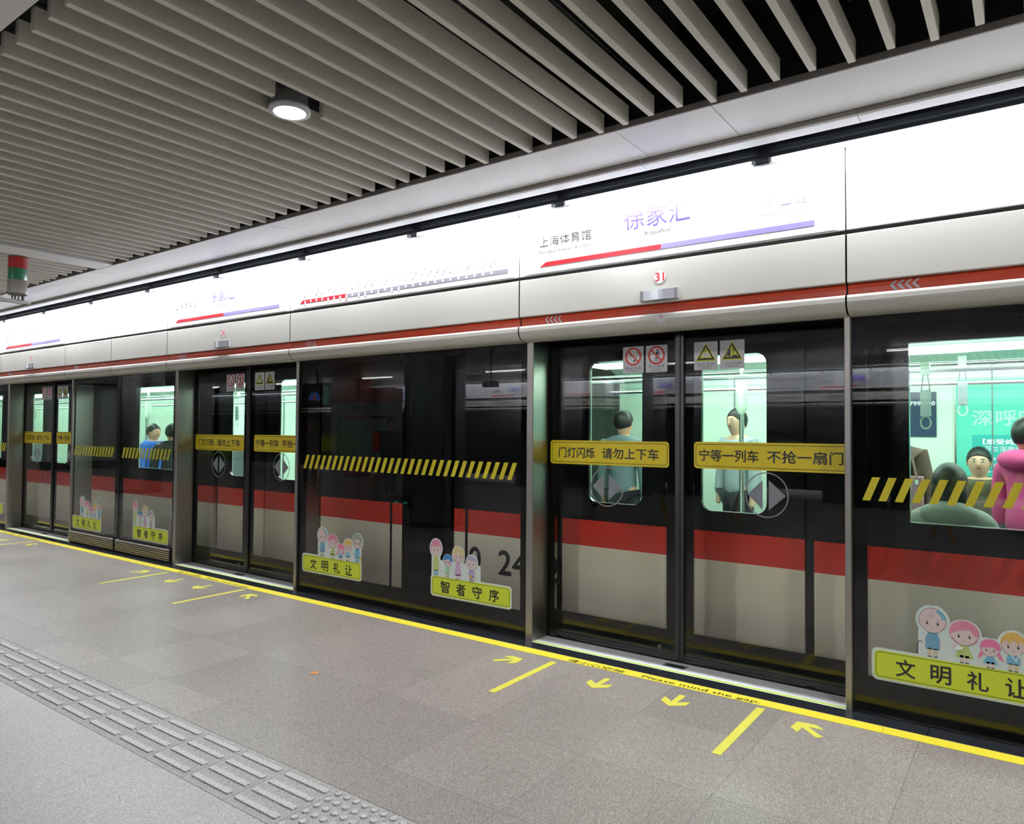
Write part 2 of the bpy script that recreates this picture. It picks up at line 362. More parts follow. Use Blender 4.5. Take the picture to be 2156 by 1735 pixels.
BX0, BP = -.128, .1505
beam = [(-7.40, -7.08), (-13.2, -12.9), (-19, -18.7)]
lampX, lampY = -2.913, 2.159
def baffle(x1, ya, yb, nm='ceiling_slat'):
    m = MB(); x0 = x1-.030; z0, z1 = 3.0, 3.095; c = .002
    pr = [(x0+c, z0), (x1-c, z0), (x1, z0+c), (x1, z1), (x0, z1), (x0, z0+c)]; q = len(pr)
    vs = [(x, ya, z) for x, z in pr]+[(x, yb, z) for x, z in pr]
    m.add(vs, [(i, (i+1) % q, q+(i+1) % q, q+i) for i in range(q)]+[tuple(range(q)), tuple(range(q, 2*q))[::-1]], BAF)
    return m.build(nm)
nr = nl = 0
for i in range(-6, 190):
    x1 = BX0-BP*i
    if any(a < x1+.03 and x1-.06 < b for a, b in beam): continue
    yb = 3.235+random.uniform(-.03, .03)
    inview = -1 <= i < 160
    cut = abs(x1-.015-lampX) < .075
    if x1 > lampX: side = 'right'; 
    else: side = 'left'
    if cut:
        o = baffle(x1, 1.135, 2.02); tag(o, 'grey slat ending just left of the round downlight', 'ceiling slat', 'ceiling slats')
        o = baffle(x1, 2.30, yb); tag(o, 'grey slat resuming just beyond the round downlight', 'ceiling slat', 'ceiling slats')
        continue
    o = baffle(x1, 1.135, yb)
    if side == 'right': k_ = int(round((x1-.015-lampX)/BP))
    else: nl += 1; k_ = nl
    if k_ <= 0: k_ = 1
    tag(o, 'long grey ceiling slat, %s slat to the %s of the round downlight' % (nth(k_) if k_ < 80 else 'far', side), 'ceiling slat', 'ceiling slats')
    if k_ >= 80: o['label'] = 'distant grey ceiling slat above the far end of the platform'
n = 0
for a, b in beam:
    n += 1; o = MB().box(a, b, 1.07, 3.272, 3.0, 3.09, WHITEP).build('ceiling_beam_cover')
    tag(o, ['wide white ceiling strip among the slats near the signal lamp', 'wide white ceiling strip among the slats, second along the platform', 'wide white ceiling strip among the slats, third along the platform'][n-1], 'ceiling panel')
# plenum pipes seen through the slats
m = MB()
for y in (1.6, 2.3): m.cyl((X0, y, 3.3), (X1, y, 3.3), .035, DGREY, 8)
for i in range(60): m.box(-9+.2*i, -8.99+.2*i, 1.1, 3.2, 3.24, 3.25, DGREY)
tag(m.build('ceiling_pipework'), 'dark pipes and hangers above the open ceiling slats', 'pipes')

def downlight(x, y, label):
    t = thing('downlight', label, 'ceiling light', (x, y, 3.0), 0, 'round downlights')
    MB().lathe([(.077, -.012), (.098, -.010), (.1, .0), (.1, .01), (.085, .012), (.085, .10), (0, .10)], 0, 0, mat('downlight_ring', 'd4d6d8', .4)).build('housing', t)
    MB().lathe([(0, -.006), (.06, -.006), (.077, -.010)], 0, 0, SPOT).build('lamp', t)
    area('lamp_light', (0, 0, -.014), .15, 0, SPOT_W, (1, .985, .96), disk=True, parent=t)
    MB().box(-.2, .2, -.045, .045, .12, .2, BLACK).box(-.012, .012, -.1, .1, .02, .16, ALUD).build('bracket', t)
    return t
downlight(lampX, lampY, 'lit round white downlight set between the ceiling slats')
for i, x in enumerate((.9, 4.6)): downlight(x, lampY, 'round downlight beyond the right edge, %s along' % nth(i+1))
for i, x in enumerate((-14.4, -20.2, -26.)): downlight(x, lampY, 'small distant downlight between slats, %s beyond the signal lamp' % nth(i+1))

# linear battens in the middle ceiling
n = 0
for y in (-.35, -6.2):
    for x in [-1.5-4.6*i for i in range(-1, 8)]:
        n += 1
        t = thing('batten_light', 'bare tube light on the central ceiling, number %d from the right' % n, 'ceiling light', (x, y, 3.0), 0, 'central ceiling tube lights')
        t['label'] = 'tube light on the %s side of the central ceiling, %s from the right' % ('near' if y > -3 else 'far', nth((n-1) % 9+1))
        MB().box(-.65, .65, -.04, .04, -.03, 0, WHITEP).build('body', t)
        MB().cyl((-.61, 0, -.05), (.61, 0, -.05), .016, BATT, 8).build('tube', t)
        if x > -26: area('tube_glow', (0, 0, -.068), 1.2, .05, BATTEN_W, (1, .975, .93), parent=t)

# sign tubes along the header
TX = [-1.18-1.31*i for i in range(-3, 22)]
for i, x in enumerate(TX):
    t = thing('sign_tube_light', 'white fluorescent tube above the sign panels, %s from the right' % nth(i+1), 'tube light', (x-.655, 3.945, 2.928), 0, 'tube lights above the signs')
    MB().cyl((-.6, 0, 0), (.6, 0, 0), .014, TUBE, 10).build('tube', t)
    h = MB()
    for s in (-1, 1): h.box(s*.607-.007, s*.607+.007, -.010, .02, -.010, .014, ALUD).cyl((s*.612, -.0, -.012), (s*.612, 0, -.02), .004, ALUD, 6)
    h.box(-.62, .62, .030, .055, .06, .085, DGREY)
    h.build('holder', t)
    if x > -22: area('tube_glow', (0, -.004, -.015), 1.2, .02, TUBE_W, (.93, .95, 1), tilt=.22, parent=t)

# ------------------------------------------------------------------ header bays
EDGES = [2.7, 1.74, -.771, -2.851, -5.364, -7.446, -8.68, -9.884, -11.955, -14.45, -16.53, -19.03, -21.11, -23.6, -25.7, -28.2, -30.3, -32.8, -35, -37.5, -39.6]
BAYN = ['', 'right of post', 'numbered 31', '', 'numbered 30']
def header_bay(a, b, num, label, chev=True):
    w = b-a; t = thing('header_cover', label, 'header panel', (a, 0, 0), 0, 'header covers above the screen doors')
    g = .0045
    MB().strip([(4.05, 2.482), (4.018, 2.482), (4.014, 2.478), (4.014, 2.232), (4.017, 2.228), (4.05, 2.226)], g, w-g, CREAM).build('cover_plate', t)
    MB().strip([(4.045, 2.228), (4.030, 2.214), (4.040, 2.196), (4.040, 2.170), (4.03, 2.166)], g, w-g, REDB).build('red_band', t)
    nose = [(4.04, 2.168), (4.014, 2.163), (4.008, 2.158), (4.006, 2.150), (4.006, 2.128)]
    for i in range(1, 9):
        u = PI/2*i/8; nose.append((4.006+.085*(1-math.cos(u)), 2.128-.065*math.sin(u)))
    nose += [(4.124, 2.063)]
    nm = MB().strip(nose, g, w-g, CREAM, True); nm.build('bullnose', t)
    if chev:
        m = MB()
        for i in range(4):
            x = .198+i*.033
            m.add([(x, 4.0385, 2.197), (x+.014, 4.0385, 2.197), (x+.036, 4.029, 2.216), (x+.022, 4.029, 2.216)], [(0, 1, 2, 3)], ALU)
            m.add([(x, 4.0385, 2.197), (x+.014, 4.0385, 2.197), (x+.036, 4.0385, 2.172), (x+.022, 4.0385, 2.172)], [(0, 1, 2, 3)], ALU)
        m.build('chevron_mark', t)
    if num:
        c = w/2
        m = MB(); y = 4.0125
        m.wpoly(ell(c, 2.384, .040, .041), y, SIGNW); m.wring(ell(c, 2.384, .040, .041), ell(c, 2.384, .0388, .0398), y-.0002, GREYF)
        m.wtext(num, c-.029, c+.029, 2.358, 2.411, y-.0003, REDS, .03)
        m.build('number_disc', t)
        m = MB(); hx0, hx1, z0, z1 = c-.122, c+.122, 2.244, 2.304
        arc = [(hx0+.022+(.2)*i/8, 4.0-.010*math.sin(PI*i/8)-.004) for i in range(9)]
        for (xa, ya), (xb, yb) in zip(arc, arc[1:]):
            m.add([(xa, ya, z0), (xb, yb, z0), (xb, yb, z1), (xa, ya, z1)], [(0, 1, 2, 3)], ALU, True)
            m.add([(xa, ya, z1), (xb, yb, z1), (xb, 4.014, z1), (xa, 4.014, z1)], [(0, 1, 2, 3)], ALU)
            m.add([(xa, ya, z0), (xb, yb, z0), (xb, 4.014, z0), (xa, 4.014, z0)], [(0, 3, 2, 1)], ALU)
        m.box(hx0, hx0+.022, 3.996, 4.014, z0-.002, z1+.002, ALUD); m.box(hx1-.024, hx1, 3.996, 4.014, z0-.002, z1+.002, ALUD)
        m.build('door_lamp', t)
        m = MB(); yb_ = lambda z: 4.0045 if z > 2.128 else 4.0045+.085*(1-math.cos(math.asin(min(1, (2.128-z)/.065))))
        s0 = c-.014; zz = [2.158, 2.128, 2.11, 2.10]
        for za, zb in zip(zz, zz[1:]): m.add([(s0, yb_(za), za), (s0+.05, yb_(za), za), (s0+.05, yb_(zb), zb), (s0, yb_(zb), zb)], [(0, 1, 2, 3)], STK_G)
        m.wtext(num, s0+.012, s0+.038, 2.131, 2.149, 4.0038, REDS, .02)
        m.build('number_sticker', t)
    return t
STN = '莘庄 外环路 莲花路 锦江乐园 上海南站 漕宝路 上海体育馆 徐家汇 衡山路 常熟路 陕西南路 黄陂南路 人民广场 新闸路 汉中路 上海火车站 中山北路 延长路 上海马戏城 汶水路 彭浦新村 共康路 通河新村 呼兰路 共富新村 宝安公路 友谊西路 富锦路'.split()
def station_sign(m, y, flip=False, X=lambda x: x):
    """station sign decals; x relative to bay left edge (bay 2.08 wide)"""
    m.wpoly([(X(.173), 2.551), (X(1.05), 2.551), (X(1.05), 2.581), (X(.222), 2.581)], y, REDS)
    m.wrect(X(1.05), X(1.928), 2.551, 2.581, y, LAVB)
    T = lambda s, a, b, c, d, mt, off=0.: m.wtext(s, X(a), X(b), c, d, y-.0001, mt, off)
    T('上海体育馆', .173, .57, 2.683, 2.752, INK); T('Shanghai Indoor Stadium', .171, .571, 2.634, 2.662, INK)
    T('徐家汇', .804, 1.238, 2.697, 2.828, PURP, .006); T('Xujiahui', .936, 1.112, 2.641, 2.676, INK)
    T('衡山路', 1.667, 1.9, 2.685, 2.752, PALE); T('Hengshan Road', 1.65, 1.903, 2.637, 2.664, PALE)
def route_map(m, y, w):
    P = lambda i: .214+.0763*i
    m.wpoly([(.142, 2.551), (P(7), 2.551), (P(7), 2.580), (.180, 2.580)], y, REDS)
    m.wrect(P(7), w-.095, 2.548, 2.577, y, LAV)
    big = {0, 4, 5, 6, 7, 9, 10, 12, 14, 15}
    for i, s in enumerate(STN):
        x = P(i)
        if i in big: m.wround(x-.011, x+.011, 2.532, 2.575, .0105, y-.0004, SIGNW); m.wring(rrect(x-.011, x+.011, 2.532, 2.575, .0105, 5), rrect(x-.009, x+.009, 2.534, 2.573, .0088, 5), y-.0008, REDS if i < 8 else LAV)
        else: m.wpoly(ell(x, 2.5645, .011, .0105, 14), y-.0004, SIGNW)
        L = .024*len(s)
        m.wtext(s, x-.002, x-.002+L, 2.597, 2.619, y-.0001, REDS if s == '徐家汇' else INK, 0, math.radians(47))
        c, sn = math.cos(math.radians(47)), math.sin(math.radians(47))
        m.wline([(x+.008+(L+.006)*c, 2.60+(L+.006)*sn), (x+.008+(L+.045)*c, 2.60+(L+.045)*sn)], .004, y-.0001, LAV)
        if i in big and i:
            cc = [PURP, mat('icon_green', '2fb07a', .4), mat('icon_yellow', 'd8cf3a', .4), mat('icon_magenta', 'b65ad0', .4)]
            for q in range(1+i % 3):
                cx, cz = x+.085+.03*q, 2.775+.012*(i % 2)
                m.wring([(cx-.014, cz), (cx, cz-.016), (cx+.014, cz), (cx, cz+.016)], [(cx-.008, cz), (cx, cz-.009), (cx+.008, cz), (cx, cz+.009)], y-.0001, cc[(i+q) % 4])
    m.wtext('本站', P(7)-.018, P(7)+.026, 2.512, 2.53, y, REDS)
def sign_bay(a, b, kind, label):
    w = b-a; t = thing({'station': 'station_sign', 'map': 'route_map_sign'}.get(kind, 'blank_signboard'), label, 'sign panel', (a, 0, 0), 0, 'white sign panels of the header')
    g = .003
    MB().strip([(4.05, 2.500), (4.016, 2.502), (4.013, 2.506), (4.001, 2.934), (4.03, 2.938)], g, w-g, WHITEP).build('panel', t)
    y = 4.003
    def plane(m):                                   # lean the artwork onto the panel face
        m.v = [(x, yy+(4.0095-4.003)-(z-2.51)*.0295, z) for x, yy, z in m.v]; return m
    m = MB(); m.wrect(.044, w-.04, 2.512, 2.93, y, SIGNW)
    if kind == 'station': station_sign(m, y-.001)
    elif kind == 'map': route_map(m, y-.001, w)
    if kind: plane(m).build('poster', t)
    return t
bays = [(1.74, 2.7, None, '', 'Header cover at the right end'),
        (-.771, 1.74, None, 'blank', 'cream header cover with red band at the right edge, beyond door 31'),
        (-2.851, -.771, '31', 'station', 'cream header cover above the nearest door, numbered 31'),
        (-5.364, -2.851, None, 'map', 'long cream header cover under the route map, between doors 30 and 31'),
        (-7.446, -5.364, '30', 'station', 'cream header cover above the middle door, numbered 30'),
        (-8.68, -7.446, None, '', 'short cream header cover without sign, just left of door 30'),
        (-9.884, -8.68, None, '', 'short cream header cover without sign, just right of door 29'),
        (-11.955, -9.884, '29', 'station', 'cream header cover above the farthest door, numbered 29'),
        (-14.45, -11.955, None, 'map', 'cream header cover at the far left beyond door 29')]
sl = ['', 'blank white sign panel at the right edge above the striped glass', 'bright sign panel reading 徐家汇 Xujiahui above the nearest door, numbered 31',
      'bright route map panel with a red and grey line of station dots', 'bright sign panel reading 徐家汇 above the middle door, numbered 30',
      'blank white panel just left of the door 30 station sign', 'blank white panel just right of the door 29 station sign',
      'small overexposed station sign above the farthest door, numbered 29', 'distant route map panel left of door 29']
for i, (a, b, num, kind, lab) in enumerate(bays):
    if i == 0: continue
    header_bay(a, b, num, lab, chev=(i not in (5,)))
    sign_bay(a, b, '' if kind == 'blank' else kind, sl[i])
far = EDGES[9:]
for i, (b, a) in enumerate(zip(far, far[1:])):
    header_bay(a, b, None, 'distant cream header cover, %s beyond door 29' % nth(i+1)); sign_bay(a, b, '', 'distant blank sign panel, %s beyond door 29' % nth(i+1))
# header core (dark steelwork behind the covers)
m = MB(); m.box(X0, X1, 4.052, 4.36, 2.085, 2.95, BLACK); m.box(X0, X1, 4.02, 4.06, 2.475, 2.51, BLACK); struct('trim_3', m)

# ------------------------------------------------------------------ jambs, doors, thresholds
def jamb(x, w, label, inner=1):
    t = thing('door_jamb', label, 'door post', (x, 0, 0), 0, 'brushed steel door posts')
    m = MB(); c = .004
    pr = [(0, 4.111+c), (c, 4.111), (w-c, 4.111), (w, 4.111+c), (w, 4.36), (0, 4.36)]
    q = len(pr); vs = [(a, b, 0) for a, b in pr]+[(a, b, 2.075) for a, b in pr]
    m.add(vs, [(i, (i+1) % q, q+(i+1) % q, q+i) for i in range(q)]+[tuple(range(q))[::-1], tuple(range(q, 2*q))], STEEL)
    m.build('post', t)
    s = MB(); xs = -.0012 if inner < 0 else w; s.box(xs, xs+.0012, 4.30, 4.36, 0, 2.07, BLKAL); s.build('rubber_seal', t)
    return t
def warn_sign(m, x0, z0, kind, y):
    w, h = .151, .176
    m.wround(x0, x0+w, z0, z0+h, .008, y, STK_G)
    cx, cz = x0+w/2, z0+h-.066; y2 = y-.0006; T = lambda s, a, b, c, d, off=0.: m.wtext(s, x0+a, x0+b, z0+c, z0+d, y2, INK, off)
    if kind < 2:
        m.wpoly(ell(cx, cz, .056, .056, 36), y2, SIGNW); 
        if kind == 0:
            m.wline([(cx+.004, cz-.036), (cx+.036, cz+.028)], .013, y2-.0003, INK); m.wline([(cx+.010, cz-.022), (cx+.034, cz+.025)], .009, y2-.0005, SIGNW)
            m.wline([(cx-.03, cz+.008), (cx-.02, cz+.018), (cx-.004, cz+.01)], .002, y2-.0003, INK); m.wline([(cx-.03, cz-.008), (cx-.016, cz-.002), (cx-.012, cz-.02)], .002, y2-.0003, INK)
        else:
            m.wpoly(ell(cx+.006, cz+.034, .006, .006, 12), y2-.0003, INK); m.wpoly([(cx-.002, cz+.026), (cx+.011, cz+.024), (cx+.006, cz-.008), (cx-.005, cz-.008)], y2-.0003, INK)
            m.wline([(cx+.004, cz-.006), (cx+.002, cz-.042)], .006, y2-.0003, INK); m.wline([(cx-.003, cz-.006), (cx-.012, cz-.04)], .006, y2-.0003, INK)
            m.wline([(cx+.017, cz+.038), (cx+.017, cz-.042)], .004, y2-.0003, INK); m.wline([(cx+.008, cz+.02), (cx+.016, cz+.002)], .004, y2-.0003, INK)
        m.wring(ell(cx, cz, .058, .060, 36), ell(cx, cz, .046, .048, 36), y2-.0006, PROR)
        m.wline([(cx-.034, cz+.034), (cx+.034, cz-.034)], .010, y2-.0007, PROR)
        if kind == 0: T('禁 止 吸 烟', .022, .13, .027, .040); T('No Smoking', .036, .114, .010, .020)
        else: T('禁 止 倚 靠', .022, .13, .032, .045); T('Leaning on the', .036, .116, .021, .028); T('Door Prohibited', .036, .116, .008, .016)
    else:
        tri = lambda s, dz=0: [(cx-.066*s, cz-.055*s+dz), (cx+.066*s, cz-.055*s+dz), (cx, cz+.06*s+dz)]
        m.wpoly(tri(1), y2, WARNY); m.wpoly(tri(.86, -.001), y2-.0003, INK); m.wpoly(tri(.60, -.003), y2-.0006, WARNY)
        if kind == 2:
            m.wline([(cx-.006, cz+.03), (cx-.006, cz-.034)], .0025, y2-.0009, INK)
            m.wpoly(rrect(cx-.02, cx+.024, cz-.03, cz-.004, .01), y2-.001, STK_G); m.wline([(cx-.01, cz-.012), (cx+.014, cz-.014)], .002, y2-.0012, INK)
            T('当 心 夹 手', .024, .128, .030, .042); T('Caution Risk of', .040, .112, .019, .027); T('Pinching Hand', .040, .112, .007, .015)
        else:
            m.wpoly([(cx-.034, cz-.032), (cx-.008, cz-.032), (cx-.008, cz+.016), (cx-.018, cz+.004)], y2-.0009, INK)
            m.wpoly(ell(cx+.010, cz+.010, .004, .004, 10), y2-.0009, INK); m.wline([(cx+.009, cz+.006), (cx+.006, cz-.008), (cx+.016, cz-.02)], .004, y2-.0009, INK)
            m.wline([(cx+.001, cz+.0), (cx+.019, cz-.002)], .003, y2-.0009, INK); m.wpoly([(cx+.004, cz-.026), (cx+.03, cz-.026), (cx+.034, cz-.036), (cx-.0, cz-.036)], y2-.0009, INK)
            T('小心站台间隙', .024, .130, .028, .041); T('Caution Gap', .034, .118, .012, .023)
def glass_panel(t, x0, x1, z0, z1, cx0, cx1, cz0, cz1, y, frame=.0):
    """glass pane with its black printed border"""
    MB().box(x0, x1, y, y+.010, z0, z1, PANE).build('pane', t)
    m = MB(); yb = y+.0105
    m.box(x0, cx0, yb, yb+.004, z0, z1, FRIT); m.box(cx1, x1, yb, yb+.004, z0, z1, FRIT)
    m.box(cx0, cx1, yb, yb+.004, z0, cz0, FRIT); m.box(cx0, cx1, yb, yb+.004, cz1, z1, FRIT)
    d = .0028; s = .0056                                      # dotted fade along the border
    for r_ in range(4):
        dd = d*(1-.18*r_)
        nn = int((cx1-cx0)/s)
        if t.get('dots'):
            for i in range(nn):
                x = cx0+(i+.5*(r_ % 2))*s
                for z in (cz0+(r_+.5)*s*.8, cz1-(r_+.5)*s*.8):
                    m.add([(x-dd*.7, yb, z), (x, yb, z-dd*.7), (x+dd*.7, yb, z), (x, yb, z+dd*.7)], [(0, 1, 2, 3)], FRIT)
            for i in range(int((cz1-cz0)/s)):
                z = cz0+(i+.5*(r_ % 2))*s
                for x in (cx0+(r_+.5)*s*.8, cx1-(r_+.5)*s*.8):
                    m.add([(x-dd*.7, yb, z), (x, yb, z-dd*.7), (x+dd*.7, yb, z), (x, yb, z+dd*.7)], [(0, 1, 2, 3)], FRIT)
    m.build('black_border', t)
def leaf(xc, which, num, dots=False):
    L = which == 0
    lab = '%s glass leaf of %s with yellow strip reading %s' % ('left' if L else 'right', DN[num], '门灯闪烁 请勿上下车' if L else '宁等一列车 不抢一扇门')
    t = thing('platform_screen_door', lab, 'sliding glass door', (xc, 0, 0), 0, 'sliding leaves of the screen doors')
    if dots: t['dots'] = 1
    x0, x1 = (-1.0, .0085) if L else (.0155, 1.04)
    c0, c1 = (-.938, -.088) if L else (.093, .985)
    y = 4.310; z0, z1 = .014, 2.10
    glass_panel(t, x0+.018, x1-.018, z0, z1, c0, c1, .188, 1.998 if L else 1.985, y)
    m = MB()
    for a, b in ((x0, x0+.02), (x1-.03, x1)): m.box(a, b, y-.012, y+.03, z0, z1, BLKAL)
    m.box(x0+.02, x1-.03, y-.004, y+.03, z0, z0+.03, BLKAL)
    if L: m.box(x1, x1+.003, y-.008, y+.02, z0, z1, BLACK)
    m.build('frame', t)
    if t.get('dots'): del t['dots']
    ys = y-.0012; m = MB()
    a, b = (-.967, -.067) if L else (.100, 1.02)
    zb, zt = (1.2185, 1.3835) if L else (1.2225, 1.3875)
    m.wround(a, b, zb, zt, .022, ys, YEL); m.wring(rrect(a+.011, b-.011, zb+.013, zt-.013, .017), rrect(a+.0145, b-.0145, zb+.0165, zt-.0165, .0145), ys-.0004, INK)
    if L: m.wtext('门灯闪烁', -.898, -.608, 1.262, 1.337, ys-.0005, INK, .022); m.wtext('请勿上下车', -.552, -.137, 1.262, 1.337, ys-.0005, INK, .022)
    else: m.wtext('宁等一列车', .132, .500, 1.268, 1.342, ys-.0005, INK, .022); m.wtext('不抢一扇门', .548, .965, 1.268, 1.342, ys-.0005, INK, .022)
    m.build('yellow_notice', t)
    m = MB(); cx, cz = (-.513, 1.074) if L else (.545, 1.08)
    m.wring(ell(cx, cz, .126, .134, 48), ell(cx, cz, .119, .127, 48), ys, FROST)
    m.wpoly([(cx-.11, cz), (cx-.023, cz-.089), (cx-.023, cz+.087)], ys, FROST); m.wpoly([(cx+.11, cz), (cx+.013, cz+.087), (cx+.013, cz-.089)], ys, FROST)
    m.build('door_opening_mark', t)
    for k_, x in enumerate((-.396, -.230) if L else (.100, .265)):
        m = MB(); warn_sign(m, x, 1.834, k_+(0 if L else 2), ys); m.build('safety_sticker', t)
    if L: m = MB(); m.cyl((-.13, ys, .075), (-.13, ys-.004, .075), .012, ALUD, 14).cyl((-.13, ys-.004, .075), (-.13, ys-.005, .075), .008, BLACK, 12); m.build('lock', t)
    return t
def threshold(xc, num):
    t = thing('threshold_plate', 'grey steel threshold plate under %s' % DN[num], 'threshold', (xc, 0, 0), 0, 'steel thresholds of the screen doors')
    MB().box(-.985, 1.008, 4.111, 4.30, -.02, -.001, STEELF).build('plate', t)
    m = MB()
    for a in (4.118, 4.131): m.box(-.98, 1.006, a, a+.009, -.001, .0005, GREENL)
    m.build('green_strip', t)
    m = MB(); m.box(-.06, .085, 4.19, 4.255, -.001, .0004, ALUD); m.box(-.045, .07, 4.20, 4.245, .0004, .0008, DGREY); m.build('cover_plate', t)
doors = [(-1.811, '31'), (-6.405, '30'), (-10.92, '29')]
DN = {'31': 'the nearest door', '30': 'the middle door', '29': 'the farthest door'}
for xc, num in doors:
    jamb(xc-1.040, .055, 'brushed steel post on the left side of %s' % DN[num])
    jamb(xc+1.008, .033, 'slim brushed steel post on the right side of %s' % DN[num], -1)
    leaf(xc, 0, num, num == '31'); leaf(xc, 1, num, num == '31'); threshold(xc, num)

# ------------------------------------------------------------------ cartoon queue stickers on the fixed glass
SK = mat('cartoon_skin', 'd9c6c6', .5); PK = mat('cartoon_pink', 'd98aa4', .5); HP = mat('cartoon_hot_pink', 'e07aa8', .5); BL = mat('cartoon_blond', 'd9b25e', .5)
TB = mat('cartoon_blue', '6fa3bd', .5); LB = mat('cartoon_sky', '76b5d3', .5); KH = mat('cartoon_khaki', 'c9c3ab', .5); LG = mat('cartoon_lime', 'b7c97c', .5)
GH = mat('cartoon_grey_green', '98a592', .5); DB = mat('cartoon_deep_blue', '2f7fc4', .5); SB = mat('cartoon_pale_blond', 'd0bf88', .5); GP = mat('cartoon_grey_lilac', 'a9a9bd', .5)
LI = mat('cartoon_lilac', 'c9a9cf', .5); MT = mat('cartoon_mint', '9fcdb0', .5); VI = mat('cartoon_violet', 'a6a2c8', .5); LNE = mat('cartoon_outline', '4a4f55', .5)
STW = mat('sticker_white', 'cfdedd', .5); GLD = mat('cartoon_gold', 'c8b23c', .5)
def fig(m, cx, foot, s, hair, top, bottom, y, style='short', glasses=False, dress=False, head=(.053, .056), hz=None, tilt=0):
    """small cartoon person: foot point, body width scale s, head centre at hz"""
    hw, hh = head; bz = foot; hz = hz or foot+.16*s
    y1, y2, y3, y4 = y-.0003, y-.0006, y-.0009, y-.0012
    if hair is not None and style in ('long', 'tails', 'bob'): m.wpoly(ell(cx, hz+.004, hw*1.12, hh*1.12, 28), y-.0001, hair)
    lw = .008*s
    for d in (-1, 1):
        m.wpoly([(cx+d*.011*s-lw, bz), (cx+d*.011*s+lw, bz), (cx+d*.011*s+lw, bz+.035*s), (cx+d*.011*s-lw, bz+.035*s)], y1, SK if dress or bottom is None else bottom)
        m.wrect(cx+d*.011*s-lw, cx+d*.011*s+lw, bz-.003, bz+.002, y2, LNE)
    tw = .026*s; tz = bz+.03*s; th = max(hz-hh*.9, tz+.03)
    if dress: m.wpoly([(cx-tw*1.5, tz-.006), (cx+tw*1.5, tz-.006), (cx+tw*.55, th), (cx-tw*.55, th)], y1, top)
    else:
        m.wpoly([(cx-tw, tz), (cx+tw, tz), (cx+tw*1.05, tz+(th-tz)*.6), (cx+tw*.6, th), (cx-tw*.6, th), (cx-tw*1.05, tz+(th-tz)*.6)], y1, top)
        for d in (-1, 1): m.wline([(cx+d*tw*.95, tz+(th-tz)*.6), (cx+d*tw*1.12, tz+.004)], .009*s, y-.0002, SK)
    pts = [(cx+hw*math.cos(t)*(1-.10*max(0, -math.sin(t))), hz+hh*math.sin(t)) for t in [2*PI*i/28 for i in range(28)]]
    m.wpoly([(cx+(x-cx)*1.03, hz+(z-hz)*1.03) for x, z in pts], y2, LNE); m.wpoly(pts, y3, SK)
    for d in (-1, 1): m.wpoly(ell(cx+d*hw*1.0, hz-hh*.28, hw*.13, hh*.16, 10), y2, SK)
    for d in (-1, 1):
        m.wpoly(ell(cx+d*hw*.40, hz-hh*.22, hw*.085, hh*.15, 12), y4, INK); m.wpoly(ell(cx+d*hw*.40+hw*.02, hz-hh*.16, hw*.03, hh*.05, 8), y4-.0002, SIGNW)
        m.wline([(cx+d*hw*.5, hz+hh*.02), (cx+d*hw*.38, hz+hh*.05)], .0012, y4, LNE)
        if glasses: m.wring(ell(cx+d*hw*.40, hz-hh*.28, hw*.24, hh*.2, 16), ell(cx+d*hw*.40, hz-hh*.28, hw*.2, hh*.165, 16), y4-.0003, LNE)
    m.wline([(cx-.006*s, hz-hh*.62), (cx, hz-hh*.67), (cx+.006*s, hz-hh*.62)], .0014, y4, LNE)
    m.wpoly(ell(cx, hz-hh*.42, .001, .001, 6), y4, LNE)
    yh = y-.0011
    if style == 'bald':
        m.wpoly([(cx+hw*math.cos(t), hz+hh*math.sin(t)) for t in [PI*.05+i*PI*.33/8 for i in range(9)]]+[(cx+hw*.72*math.cos(t), hz+hh*.78*math.sin(t)) for t in [PI*.38-i*PI*.33/8 for i in range(9)]], yh, LB)
        for q in range(3): m.wline([(cx-hw*(.35-.1*q), hz+hh*(.35+.14*q)), (cx+hw*(.1-.05*q), hz+hh*(.33+.12*q))], .0012, y4, LNE)
        m.wline(ell(cx, hz+hh*1.12, .007, .008, 12, -1.5, 4), .0014, y4, LNE)
        m.wline([(cx-hw*.4, hz-hh*.5), (cx-hw*.25, hz-hh*.4)], .001, y4, LNE); m.wline([(cx+hw*.4, hz-hh*.5), (cx+hw*.25, hz-hh*.4)], .001, y4, LNE)
    elif style == 'spiky':
        top_ = [(cx+hw*1.05*math.cos(t), hz+hh*1.08*math.sin(t)*(1+.07*(i % 2))) for i, t in enumerate([PI*1.02-i*PI*1.04/14 for i in range(15)])]
        low = [(cx+hw*(.92-.3*q), hz+hh*(.02 if q % 2 == 0 else .42)) for q in range(7)]
        m.wpoly(top_+low, yh, hair)
    elif style in ('short', 'bob', 'long', 'tails'):
        arc = [(cx+hw*1.03*math.cos(t), hz+hh*1.03*math.sin(t)) for t in [PI*1.0-i*PI/14 for i in range(15)]]
        fr = .25 if style != 'tails' else .1
        low = [(cx+hw*.75, hz-hh*.15), (cx+hw*.45, hz+hh*fr*1.6), (cx+hw*.1, hz+hh*(fr+.12)), (cx-hw*.35, hz+hh*fr), (cx-hw*.8, hz+hh*.05)]
        m.wpoly(arc+low, yh, hair)
        m.wline([(cx+hw*.1, hz+hh*.95), (cx-hw*.2, hz+hh*.5)], .001, yh-.0002, LNE)
    elif style == 'curly':
        arc = [(cx+hw*(1.05+.07*(i % 2))*math.cos(t), hz+hh*(1.02+.08*(i % 2))*math.sin(t)) for i, t in enumerate([PI*1.02-i*PI/16 for i in range(17)])]
        low = [(cx+hw*(.85-.28*q), hz+hh*(.25 if q % 2 == 0 else .45)) for q in range(7)]
        m.wpoly(arc+low, yh, hair)
